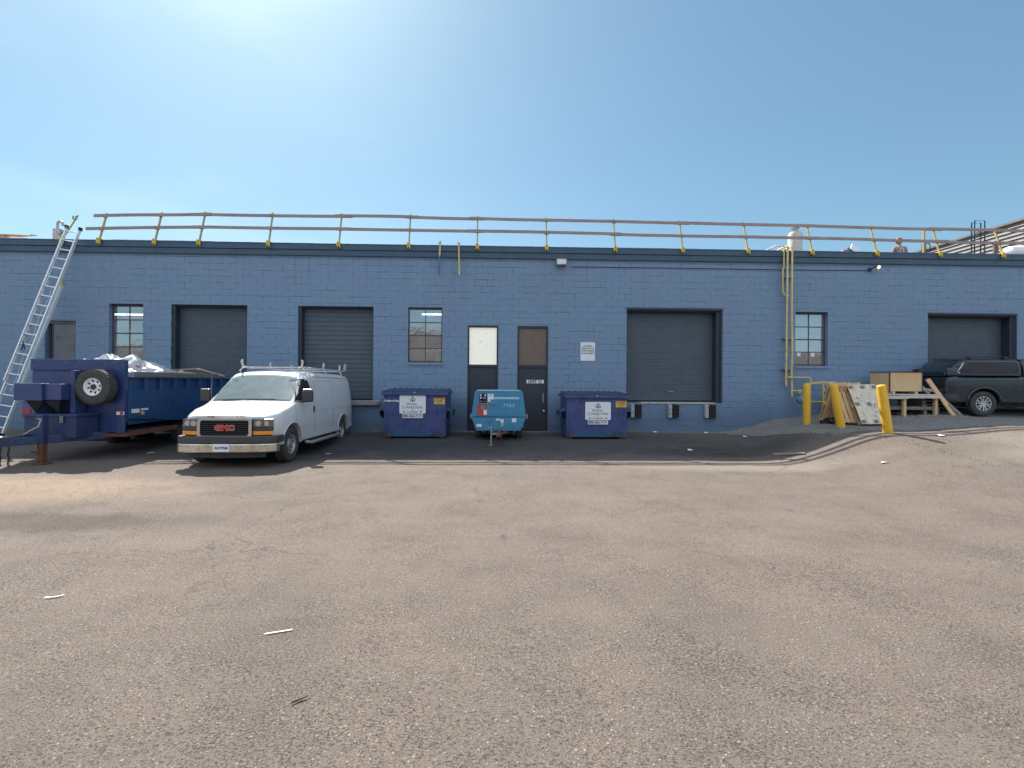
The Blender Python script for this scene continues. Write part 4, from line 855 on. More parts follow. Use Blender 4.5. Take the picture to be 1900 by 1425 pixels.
    m.add(vs, [(i, (i+1) % n, n+(i+1) % n, n+i) for i in range(n)]+[(i, (i+1) % n, 2*n+(i+1) % n, 2*n+i) for i in range(n)]+[(n+i, n+(i+1) % n, 3*n+(i+1) % n, 3*n+i) for i in range(n)])
    gf = part(m, 'grille_frame', M['chrome'], t, smooth=35)
    m = MB(); m.box(-.5, .5, fy+.01, fy+.02, .62, .98); part(m, 'grille_back', M['letter'], t)
    m = MB()
    for i in range(7): m.box(-.472, .472, fy-.022, fy+.008, .672+i*.042, .685+i*.042)
    part(m, 'grille', M['black_plastic'], t)
    text('GMC', .135, (0, fy-.036, .80), M['red'], gf, 'badge', bold=.007, sx=1.28); text('GMC', .135, (0, fy-.031, .80), M['chrome'], gf, 'badge_edge', bold=.013, sx=1.28)
    for s in (-1, 1):
        a, b = (.545, .905) if s > 0 else (-.905, -.545)
        m = MB(); m.ribbon(arc(a, b, fy-.012, kk, 3, 10), .815, .975, .05); h = part(m, 'headlight', M['lens'], t, bevel=.008)
        for q in (.64, .78):
            m = MB(); m.lathe([(0, .055), (.03, .04), (.04, 0)], (s*q, fy-.022+kk*(q/.93)**3, .89), 'y', 20); part(m, 'lamp_bowl', M['chrome'], h, smooth=40)
        m = MB(); m.ribbon(arc(a, b, fy-.010, kk, 3, 10), .735, .81, .05); part(m, 'lamp_band', M['grey_plastic'], t)
        m = MB(); m.ribbon(arc(a+(.0 if s > 0 else -.0), b, fy-.016, kk, 3, 10), .655, .73, .05); part(m, 'turn_signal', M['amber'], t, bevel=.006)
    bp = [(-1.0, -.44), (-1.005, -.62), (-.985, -.74), (-.9, -.83), (-.7, -.895), (-.35, -.93), (0, -.94), (.35, -.93), (.7, -.895), (.9, -.83), (.985, -.74), (1.005, -.62), (1.0, -.44)]
    m = MB(); m.ribbon(bp, .49, .635, .12); part(m, 'bumper_cover', M['grey_plastic'], t, bevel=.02)
    bl = [(x*1.0, y-.012) for x, y in bp[1:-1]]
    m = MB(); m.ribbon(bl, .31, .487, .1); bu = part(m, 'bumper', M['chrome_dull'], t, bevel=.022)
    m = MB(); m.ribbon([(x*.86, y+.08) for x, y in bp[3:-3]], .2, .308, .04); part(m, 'air_dam', M['black_plastic'], t)
    m = MB(); m.box(-.16, .16, -.965, -.957, .335, .49); pl = part(m, 'licence_plate', M['white'], t, bevel=.003)
    text('AS·97968', .078, (0, -.9665, .408), mat('plate_blue', (.03, .05, .2), rough=.5), pl, 'plate_number', bold=.002, sx=.86)
    m = MB()
    for x in (-.38, -.3, .2, .27, .31): m.box(x, x+random.uniform(.03, .07), -.803, -.797, 1.018, 1.034)
    part(m, 'rust_spot', M['rust'], t)
    # wipers, cowl, antenna
    m = MB(); m.tube([(-.62, .17, 1.335), (-.4, .17, 1.345), (-.1, .2, 1.36)], .01, 6).tube([(-.1, .17, 1.345), (.2, .18, 1.355), (.5, .2, 1.36)], .01, 6).bar((-.75, .22, 1.35), (-.25, .25, 1.385), .012).bar((-.05, .25, 1.395), (.55, .24, 1.375), .012); part(m, 'wiper', M['black_plastic'], t)
    m = MB(); m.grid(lambda u, v: (-.78+1.56*u, .095+.10*v, 1.304+.028*v-.02*abs(-1+2*u)**2), 10, 2); part(m, 'cowl', M['grey_plastic'], t)
    m = MB(); m.tube([(-.62, -.25, 1.15), (-.62, -.25, 1.95)], .004, 5); part(m, 'antenna', M['steel'], t)
    # seats and dashboard visible through the glass
    m = MB(); m.box(-.75, .75, .32, .6, 1.05, 1.28); part(m, 'dashboard', M['grey_plastic'], t, bevel=.04)
    m = MB(); m.box(-.5, -.2, .34, .5, 1.285, 1.292).box(.25, .5, .38, .56, 1.285, 1.295).box(-.1, .12, .36, .48, 1.285, 1.3); part(m, 'dashboard_paper', M['white'], t)
    m = MB(); m.box(-.85, .85, 1.35, 1.37, .5, 1.85); part(m, 'bulkhead', M['van_white'], t)
    for s in (-1, 1): m = MB(); m.box(s*.38-.22, s*.38+.22, .86, .98, 1.80, 1.82); part(m, 'sun_visor', M['rimsteel'], t)
    for s in (-1, 1):
        m = MB(); m.box(s*.42-.24, s*.42+.24, 1.0, 1.16, .9, 1.55).box(s*.42-.13, s*.42+.13, 1.02, 1.12, 1.54, 1.78); part(m, 'seat', M['meter'], t, bevel=.04)
    m = MB(); m.box(-.13, .13, .66, .685, 1.70, 1.76); part(m, 'rear_view_mirror', M['black_plastic'], t, bevel=.01)
    # ladder rack
    rk = MB()
    for s in (-1, 1): rk.tube([(s*.66, 1.05, 2.10), (s*.70, 1.2, 2.125), (s*.70, 4.15, 2.14), (s*.68, 4.28, 2.14)], .022, 8)
    for y in (1.15, 2.6, 3.95): rk.bar((-.72, y, 2.12), (.72, y, 2.12), .05, .03)
    rack = part(rk, 'roof_rack', M['rackwhite'], t, smooth=40)
    for y in (1.15, 2.6, 3.95):
        for s in (-1, 1):
            m = MB(); m.tube([(s*.76, y, 2.0), (s*.78, y, 2.03), (s*.71, y, 2.12)], .016, 6); part(m, 'rack_foot', M['rackwhite'], rack)
            m = MB(); m.bar((s*.70, y, 2.13), (s*.735, y-.02, 2.27), .05, .02, (0, 1, 0)).bar((s*.735, y-.02, 2.27), (s*.70, y-.02, 2.30), .045, .02, (0, 1, 0)); part(m, 'rack_hook', M['rackwhite'], rack, bevel=.005)
    m = MB(); m.tube([(.70, 4.2, 2.14), (.78, 4.3, 2.16), (.80, 4.3, 2.35), (.76, 4.3, 2.38), (.74, 4.3, 2.2)], .014, 6); part(m, 'rack_hook', M['rackwhite'], rack)
    wheel(t, (.865, 0, .385), .385, .235, 1, 'steel'); wheel(t, (-.865, 0, .385), .385, .235, -1, 'steel'); wheel(t, (.865, 3.43, .385), .385, .235, 1, 'steel'); wheel(t, (-.865, 3.43, .385), .385, .235, -1, 'steel')
    m = MB(); m.box(-.8, .8, 4.40, 4.5, .42, .62); part(m, 'rear_bumper', M['chrome_dull'], t, bevel=.02)
    m = MB(); m.box(-.6, .6, -.55, 4.2, .28, .5); part(m, 'underbody', M['black_plastic'], t)
    for s in (-1, 1):
        m = MB(); m.box(s*.87-.05, s*.87+.05, 4.38, 4.44, 1.0, 1.3); part(m, 'tail_light', M['red'], t, bevel=.01)
M['rackwhite'] = mat('rack_worn_white', (.7, .7, .72), (.45, .42, .42), scale=14, rough=.45, dirt=(.35, .2, .15), dscale=12, dlo=.62, dhi=.7)
M['van_screen'] = glassy('van_windscreen', (.30, .44, .48), .05, .07, .80, fres=.22, wavy=.3)
van()

# ---- pickup (rear axle at y=0, nose towards -y, turned to face +x)
def pickup():
    z0 = gz(14.3, 13.3)
    t = thing('pickup_truck', 'dark grey pickup truck with a matching bed cap parked at the right doorway', 'truck', (14.26, 13.80, z0), R(83)); t.scale = (.95, 1, 1)
    def sc(w, hb, zt, tap=.0):   # shoulder sections
        return [(0, .36), (w-.07, .36), (w, .55), (w+.005, .78), (w-.01, zt-.12), (w-.04, zt-.04), (w-.09, zt-.005), (w*.6, zt+.005), (w*.3, zt+.01), (0, zt+.012)]
    bed = sc(.845, 0, 1.16)
    cab = [(0, .36), (.78, .36), (.845, .55), (.85, .78), (.83, 1.1), (.78, 1.32), (.70, 1.58), (.60, 1.66), (.3, 1.69), (0, 1.70)]
    keys = [(-3.86, sc(.70, 0, .92)), (-3.78, sc(.79, 0, .98)), (-3.5, sc(.84, 0, 1.05)), (-2.6, sc(.845, 0, 1.10)),
            (-1.95, [(0, .36), (.78, .36), (.845, .55), (.85, .78), (.83, 1.1), (.76, 1.36), (.68, 1.56), (.55, 1.61), (.3, 1.64), (0, 1.65)]), (-1.6, cab), (-1.12, cab),
            (-1.10, bed), (.72, bed), (.86, sc(.80, 0, 1.14)), (.93, sc(.72, 0, 1.10))]
    L = Loft(keys); o = L.mesh(.1).build('body', M['truck'], t, smooth=40)
    cut(o, [((0, .37), .43, .5, 1.2), ((0, .37), .43, -1.2, -.5), ((-3.1, .37), .43, .5, 1.2), ((-3.1, .37), .43, -1.2, -.5)])
    for y in (0, -3.1):
        for s in (-1, 1):
            m = MB(); pts = []
            for a in range(-8, 189, 9): pts.append((s*(L.hw(y+.45*math.cos(R(a)), max(.38, .37+.45*math.sin(R(a))))+.008), y+.45*math.cos(R(a)), .37+.45*math.sin(R(a))))
            m.tube(pts, .035, 8); part(m, 'fender_flare', M['truck'], t, smooth=50)
            m = MB(); m.box(s*.5-.01, s*.5+.01, y-.48, y+.48, .3, .85); part(m, 'wheel_well', M['black_plastic'], t)
            wheel(t, (s*.74, y, .355), .355, .235, s, 'alloy', rimr=.60)
    # cap on the bed
    def cs(w, zt): return [(0, 1.17), (w, 1.17), (w+.004, 1.2), (w-.005, 1.28), (w-.03, 1.4), (w-.075, zt-.1), (w-.12, zt-.04), (w-.22, zt), (.3, zt+.02), (0, zt+.025)]
    C = Loft([(-1.03, cs(.80, 1.665)), (-.2, cs(.81, 1.68)), (.40, cs(.81, 1.665)), (.56, cs(.79, 1.60)), (.88, cs(.70, 1.24+.04))])
    part(C.mesh(.12), 'bed_cap', M['truck'], t, smooth=40)
    for s in (-1, 1):
        poly = [(-.90, 1.25), (.58, 1.25), (.61, 1.29), (.42, 1.53), (.36, 1.56), (-.90, 1.575), (-.98, 1.54), (-.99, 1.31)]
        m = C.patch(poly, s, .005); cw = part(m, 'cap_window', M['dark_glass'], t, smooth=60)
        m = MB(); C.line(poly+poly[:1], s, .012, .002, m); C.line([(-.14, 1.26), (-.18, 1.565)], s, .008, .006, m); part(m, 'window_seal', M['black_plastic'], cw)
        m = MB(); C.line([(.60, 1.24), (.65, 1.30), (.60, 1.36), (.46, 1.55)], s, .012, .006, m); part(m, 'trim_strip', M['chrome'], cw)
        poly = [(-2.35, 1.13), (-1.28, 1.13), (-1.25, 1.2), (-1.33, 1.5), (-1.40, 1.55), (-1.75, 1.555)]
        m = L.patch(poly, s, .005); part(m, 'door_window', M['dark_glass'], t, smooth=60)
        m = MB(); L.line(poly+poly[:1], s, .012, .002, m); part(m, 'window_trim', M['chrome'], t)
        m = MB(); L.line([(-1.24, 1.55), (-1.17, 1.1), (-1.17, .62), (-1.24, .48), (-1.5, .42)], s, .006, .001, m); L.line([(-1.22, .55), (-1.22, 1.05)], s, .004, 0, m); L.line([(-2.3, .45), (-2.36, .9), (-2.34, 1.1)], s, .005, 0, m); part(m, 'door_seam', M['black_plastic'], t)
        m = MB(); m.box(s*.855-.015, s*.855+.02, -1.5, -1.32, .98, 1.01); part(m, 'door_handle', M['chrome'], t, bevel=.008)
        m = MB(); m.box(s*.66-.05, s*.66+.03, .92, .945, .84, 1.06); part(m, 'tail_light', mat('dark_red_lens', (.035, .008, .01), rough=.5), t, bevel=.01)
        m = MB(); m.tube([(s*.62, -.9, 1.74), (s*.62, .35, 1.73)], .012, 8)
        for y in (-.75, .2): m.box(s*.62-.03, s*.62+.03, y-.05, y+.05, 1.66, 1.73)
        part(m, 'roof_bar', M['black_plastic'], t)
    m = MB(); m.box(-.72, .72, -1.115, -1.04, .5, 1.62); part(m, 'cab_rear_gap', M['black_plastic'], t)
    m = MB(); m.ribbon([(.86, .66), (.84, .88), (.74, .98), (-.74, .98), (-.84, .88), (-.86, .66)], .45, .62, .08); part(m, 'rear_bumper', M['grey_plastic'], t, bevel=.02)
    m = MB(); m.box(-.55, .55, -3.7, .6, .25, .45); part(m, 'underbody', M['black_plastic'], t)
    m = MB(); m.grid(lambda u, v: ((-1+2*u)*(.66-.05*v), -2.56+.58*v-.01, 1.135+.50*v+.01), 8, 4); part(m, 'windscreen', M['dark_glass'], t)
    for s in (-1, 1):
        m = MB(); m.box(s*.6-.14, s*.6+.14, -3.9, -3.8, .72, .88); part(m, 'headlight', M['lens'], t, bevel=.02)
    m = MB(); m.box(-.42, .42, -3.9, -3.84, .55, .9); part(m, 'grille', M['black_plastic'], t, bevel=.02)
    m = MB(); m.box(-.8, .8, -3.97, -3.84, .38, .56); part(m, 'front_bumper', M['chrome_dull'], t, bevel=.03)
pickup()

# ------------------------------------------------------------------ dumpsters
def leafshape(cx, cz, r):
    P = [(0, 1), (.18, .62), (.42, .74), (.36, .3), (.72, .5), (.8, .3), (1, .28), (.72, 0), (.8, -.16), (.3, -.42), (.36, -.58), (.06, -.5), (.05, -1)]
    P = P+[(-x, z) for x, z in P[::-1]]; P = P[:-1] if P[-1] == P[0] else P
    return [(cx+x*r, cz+z*r) for x, z in P]
def dumpster(loc, lab, z0, w, sx, sz, words, rz=0):
    t = thing('dumpster', lab, 'dumpster', loc, rz, 'blue dumpsters by the wall')
    h = z0; hw = w/2; D = 1.2
    # hollow tapered tub: side profile (y,z)
    def side(x0, x1, mb): mb.prism([(.02, .08), (D-.05, .08), (D, .6), (D+.08, h+.02), (-.02, h-.06)], 'x', x0, x1)
    m = MB(); side(-hw, -hw+.02, m); side(hw-.02, hw, m)
    m.prism([(.0, .08), (.02, .08), (.0, h-.06), (-.02, h-.06)], 'x', -hw+.0205, hw-.0205).box(-hw+.021, hw-.021, .021, D-.06, .08, .1)
    m.prism([(D-.07, .08), (D-.05, .08), (D+.078, h+.02), (D+.058, h+.02)], 'x', -hw+.0205, hw-.0205)
    body = part(m, 'body', M['dump_blue'], t, bevel=.006)
    m = MB(); m.box(-hw-.055, hw+.055, -.075, -.021, h-.11, h-.02).box(-hw-.055, -hw-.001, -.021, D+.1, h-.10, h+.0).box(hw+.001, hw+.055, -.021, D+.1, h-.10, h+.0); part(m, 'rim', M['dump_blue'], t, bevel=.012)
    m = MB(); m.box(-hw+.01, hw-.01, -.006+.0, .012, .08, .24); m.v = [(x, y-.012, z) for x, y, z in m.v]; part(m, 'kick_plate', M['dump_low'], t)
    for s in (-1, 1): m = MB(); m.box(s*(hw-.12)-.012, s*(hw-.12)+.012, -.03, -.012, .38, .80); part(m, 'rib', M['dump_blue'], t, bevel=.004)
    for s in (-1, 1):   # fork pockets
        m = MB(); x0, x1 = (hw+.001, hw+.16) if s > 0 else (-hw-.16, -hw-.001)
        m.prism([(x0, .52), (x1, .66), (x1, .67), (x0, .54)] if s > 0 else [(x1, .52), (x0, .66), (x0, .67), (x1, .54)], 'y', .15, 1.0)
        m.box(x0, x1, .15, 1.0, .80, .82); xx = x1-.012 if s > 0 else x0; m.box(xx, xx+.012, .15, 1.0, .671, .799)
        m.prism([(x0, .82), (x0, .96), (x1, .821)] if s > 0 else [(x1, .82), (x1, .96), (x0, .821)], 'y', .15, .17)
        part(m, 'fork_pocket', M['comp_pocket'], t)
    for xa in (-hw+.05, hw-.2): m = MB(); m.box(xa, xa+.15, .05, D-.1, 0, .079); part(m, 'skid', M['rust'], t)
    # lids, ribbed, rising to the hinge
    for s in (-1, 1):
        a, b = (-hw-.03, -.006) if s < 0 else (.006, hw+.03); m = MB()
        def ly(v): return -.07+(D+.16)*v
        def lz(v): return h-.015+.07*v
        m.add([(a, ly(0), lz(0)), (b, ly(0), lz(0)), (b, ly(1), lz(1)), (a, ly(1), lz(1)), (a, ly(0), lz(0)+.022), (b, ly(0), lz(0)+.022), (b, ly(1), lz(1)+.022), (a, ly(1), lz(1)+.022)], [(0, 3, 2, 1), (4, 5, 6, 7), (0, 1, 5, 4), (1, 2, 6, 5), (2, 3, 7, 6), (3, 0, 4, 7)])
        n = 5
        for i in range(n):
            x = a+.07+(b-a-.14)*i/(n-1); m.bar((x, ly(.05), lz(.05)+.028), (x, ly(.95), lz(.95)+.028), .05, .02)
        part(m, 'lid', M['dump_lid'], t, bevel=.008)
    m = MB(); m.tube([(-hw-.06, D+.1, h+.07), (hw+.06, D+.1, h+.07)], .018, 8); part(m, 'hinge_rod', M['steel'], t)
    y = -.034
    m = MB(); m.prism(rrect(sx-.37, sx+.37, sz-.26, sz+.26, .04), 'y', y-.004, y); p = part(m, 'sign', M['white'], t)
    yl = y-.0055; G = M['letter_green']
    text('W', .115, (sx-.115, yl, sz+.01), G, p, sx=.9); text('ASTE', .088, (sx+.035, yl, sz+.005), G, p, sx=.9)
    for s_, q, dx, zz in (('C', .11, -.27, -.085), ('ONNECTIONS', .088, .035, -.090)): text(s_, q, (sx+dx, yl, sz+zz+.005), G, p, sx=.88)
    text('OF', .035, (sx, yl, sz-.145), G, p); text('C', .09, (sx-.13, yl, sz-.205), G, p, sx=.9); text('ANADA', .072, (sx+.03, yl, sz-.21), G, p, sx=.9)
    for s, mm in ((-1, 'leaf_dark'), (1, 'maple_red')):
        m = MB(); m.prism(leafshape(sx+s*.235, sz-.205, .032), 'y', yl-.001, yl+.001); part(m, 'leaf_mark', M[mm], p)
    m = MB(); m.prism([(sx, sz+.235), (sx-.032, sz+.19), (sx-.05, sz+.17), (sx-.028, sz+.10), (sx, sz+.06), (sx+.028, sz+.10), (sx+.05, sz+.17), (sx+.032, sz+.19)], 'y', yl-.001, yl+.001)
    m.prism([(sx-.085, sz+.175), (sx-.06, sz+.14), (sx-.035, sz+.075), (sx-.07, sz+.10)], 'y', yl-.001, yl+.001).prism([(sx+.085, sz+.175), (sx+.06, sz+.14), (sx+.035, sz+.075), (sx+.07, sz+.10)][::-1], 'y', yl-.001, yl+.001)
    lg = part(m, 'emblem', G, p); text('N', .10, (sx, yl-.002, sz+.15), M['white'], lg, 'emblem_letter', sx=.8, bold=.003)
    m = MB(); m.box(sx-.29, sx+.29, y-.004, y, sz-.385, sz-.275); p = part(m, 'phone_sign', M['white'], t); text('800-363-7171', .098, (sx, yl, sz-.33), M['letter'], p, 'phone_number', bold=.002, sx=.98)
    x1 = hw-.03; m = MB(); m.box(x1-.31, x1-.0, y+.0+.003, y+.006, h-.36, h-.18); m.v = [(a, b-.004, c) for a, b, c in m.v]; p = part(m, 'warning_sticker', M['yellow_sticker'], t)
    text('WARNING', .048, (x1-.155, y-.0025, h-.205), M['maple_red'], p, sx=.95); 
    for i, s_ in enumerate(('NO PARKING', 'PLAY ON OR', 'OCCUPY')): text(s_, .036, (x1-.155, y-.0025, h-.25-i*.04), M['letter'], p)
    m = MB(); m.box(x1-.31, x1, y-.0018, y-.0008, h-.225, h-.18); part(m, 'sticker_band', M['orange_sticker'], p)
    if words: text('Cardboard Only', .078, (-hw+.225, y+.012, h-.27), M['letter_white'], t, 'lettering', bold=.004, sx=.8)
    m = MB(); m.box(-.03, .03, -.09, -.072, h-.05, h-.01); part(m, 'latch', M['steel'], t)
M['dump_low'] = mat('dumpster_scuffed_base', (.02, .08, .19), (.03, .10, .22), scale=5, rough=.6, dirt=(.05, .04, .05), dscale=3.2, dlo=.46, dhi=.6)
M['comp_pocket'] = mat('teal_fork_pocket', (.02, .07, .13), (.04, .12, .2), scale=6, rough=.5)
M['leaf_dark'] = mat('dark_leaf', (.1, .03, .06), rough=.5, bump=0)
dumpster((-2.39, 13.1, .09), 'blue dumpster lettered Cardboard Only between the van and the doors', 1.36, 1.76, -.06, .99, True)
dumpster((2.81, 13.1, .095), 'blue dumpster without side lettering between the doors and the dock door', 1.30, 1.76, .03, .83, False)

# ------------------------------------------------------------------ compressor
def compressor():
    t = thing('air_compressor', 'blue towable air compressor on two wheels in front of the doors', 'compressor', (0, 12.7, .06), R(0))
    D = 1.45
    f = [(-.62, .34), (.62, .34), (.76, .70), (.67, 1.40), (.62, 1.43), (-.64, 1.43), (-.68, 1.40), (-.77, .70)]
    lo = [(-.62, .32), (.60, .32), (.755, .690), (-.765, .690)]; up = [(.757, .700), (.66, 1.39), (.62, 1.42), (-.64, 1.42), (-.68, 1.39), (-.767, .700)]
    m = MB(); m.prism(lo, 'y', 0, D); part(m, 'lower_body', M['comp_blue'], t, bevel=.015)
    m = MB(); m.prism(up, 'y', .0, D); part(m, 'hood', M['comp_blue'], t, bevel=.02)
    m = MB(); m.box(-.64, .62, -.012, D, 1.422, 1.436); part(m, 'top_edge', M['comp_pale'], t, bevel=.004)
    m = MB(); m.box(-.555, .56, -.007, -.001, .74, 1.36); part(m, 'front_panel', M['comp_blue'], t, bevel=.004)
    y = -.009
    m = MB(); m.box(-.545, -.335, y-.012, y, 1.10, 1.35); c = part(m, 'control_panel', M['letter'], t, bevel=.004)
    for x, z in ((-.505, 1.305), (-.505, 1.235), (-.38, 1.305)): m = MB(); m.lathe([(y-.025, .022), (y-.012, .026)], (x, 0, z), 'y', 16); part(m, 'gauge', M['white'], c)
    m = MB(); m.box(-.45, -.36, y-.016, y-.012, 1.20, 1.27).box(-.54, -.46, y-.016, y-.012, 1.125, 1.15).box(-.42, -.35, y-.016, y-.012, 1.13, 1.15); part(m, 'gauge_plate', M['meter'], c)
    m = MB(); m.box(-.315, -.15, y-.003, y, 1.19, 1.345).box(-.315, -.24, y-.003, y, 1.13, 1.189); part(m, 'notice', M['white'], t)
    text('PAL', .05, (-.235, y-.005, 1.30), M['letter'], t, 'lettering')
    m = MB(); m.box(-.59, -.33, y-.006, y, .74, 1.07); r = part(m, 'red_panel', mat('orange_red_panel', (.5, .07, .035), (.42, .05, .03), scale=8, rough=.5), t, bevel=.004)
    m = MB(); m.lathe([(y-.01, .06), (y-.006, .062)], (-.455, 0, .965), 'y', 20); part(m, 'dial', M['meter'], r)
    m = MB(); m.box(-.425, -.335, y-.01, y-.0065, .765, .90); part(m, 'label_plate', M['white'], r)
    m = MB(); m.box(-.14, .56, y-.002, y, 1.20, 1.26); part(m, 'pale_stripe', M['comp_pale'], t)
    text('7763', .13, (.27, y-.001, 1.02), M['comp_pale'], t, 'faded_number', sx=1.3)
    m = MB(); m.box(-.26, -.19, y-.03, y, 1.07, 1.10).box(-.15, -.06, y-.02, y, 1.075, 1.10); part(m, 'latch', M['steel'], t, bevel=.004)
    m = MB(); m.box(-.28, -.22, y-.014, y+.008, .71, .85).box(-.28, -.215, y-.02, y+.008, .55, .66); part(m, 'switch_plate', M['meter'], t, bevel=.004)
    for q in ((-.62, -.48, .43, .51), (.36, .48, .56, .67), (.05, .13, .55, .64), (-.08, .04, .61, .655)): m = MB(); m.box(q[0], q[1], y-.004, y+.008, q[2], q[3]); part(m, 'label_plate', M['white'], t)
    m = MB(); m.box(.045, .13, y-.018, y, .42, .545); part(m, 'document_tube', M['rimsteel'], t, bevel=.008)
    m = MB(); m.bar((-.40, -.05, .36), (-.2, -.05, .36), .022).bar((-.2, -.05, .36), (-.2, -.05, .40), .022); part(m, 'grab_handle', M['steel'], t)
    for s in (-1, 1):
        m = MB(); m.box(s*.785-.02, s*.785+.02, .1, .16, .66, .78); part(m, 'side_latch', M['steel'], t, bevel=.006)
        wheel(t, (s*.60, .75, .30), .30, .17, s, 'steel')
        m = MB(); m.prism([(.38, .38), (.45, .60), (1.05, .60), (1.12, .38), (1.10, .38), (1.04, .585), (.46, .585), (.40, .38)], 'x', s*.60-.11, s*.60+.11); part(m, 'mudguard', M['comp_blue'], t)
        m = MB(); m.box(s*.36-.04, s*.36+.04, .3, 1.2, .22, .31); part(m, 'chassis_rail', M['black_plastic'], t)
    m = MB(); m.tube([(-.5, .75, .30), (.5, .75, .30)], .03, 8); part(m, 'axle', M['black_plastic'], t)
    m = MB(); m.bar((0, .3, .30), (0, -.95, .30), .09, .09).bar((-.3, .2, .28), (0, -.5, .28), .06).bar((.3, .2, .28), (0, -.5, .28), .06); dr = part(m, 'drawbar', M['rust'], t, bevel=.008)
    m = MB(); n = 12; m.tube([(.055*math.cos(2*math.pi*i/n), -1.01+.055*math.sin(2*math.pi*i/n), .30) for i in range(n+1)], .018, 8); part(m, 'tow_ring', M['rust'], dr)
    m = MB(); m.tube([(-.2, -.55, .02), (-.2, -.55, .48)], .022, 8).box(-.25, -.15, -.62, -.48, 0, .015).bar((-.2, -.55, .3), (0, -.55, .3), .04); m.tube([(-.2, -.55, .46), (-.2, -.62, .47), (-.3, -.62, .47)], .01, 6); part(m, 'jack_stand', M['rimsteel'], t)
    for s in (-1, 1):
        m = MB()
        for i in range(16):
            u = i/15; c = Vector((s*(.05+.10*math.sin(u*math.pi)), -.8+.10*u*s, .28-.23*math.sin(u*math.pi)-.02)); a = i*1.57
            m.tube([c+Vector((.014*math.cos(k)*math.cos(a), .014*math.cos(k)*math.sin(a), .02*math.sin(k))) for k in [2*math.pi*q/6 for q in range(7)]], .005, 5)
        part(m, 'safety_chain', M['rust'], t)
    m = MB(); m.tube([(.12, .5, 1.436), (.12, .5, 1.55)], .01, 6).tube([(.45, .1, 1.43), (.45, .1, 1.47), (.42, .1, 1.50)], .02, 8); part(m, 'exhaust', M['steel'], t)
compressor()

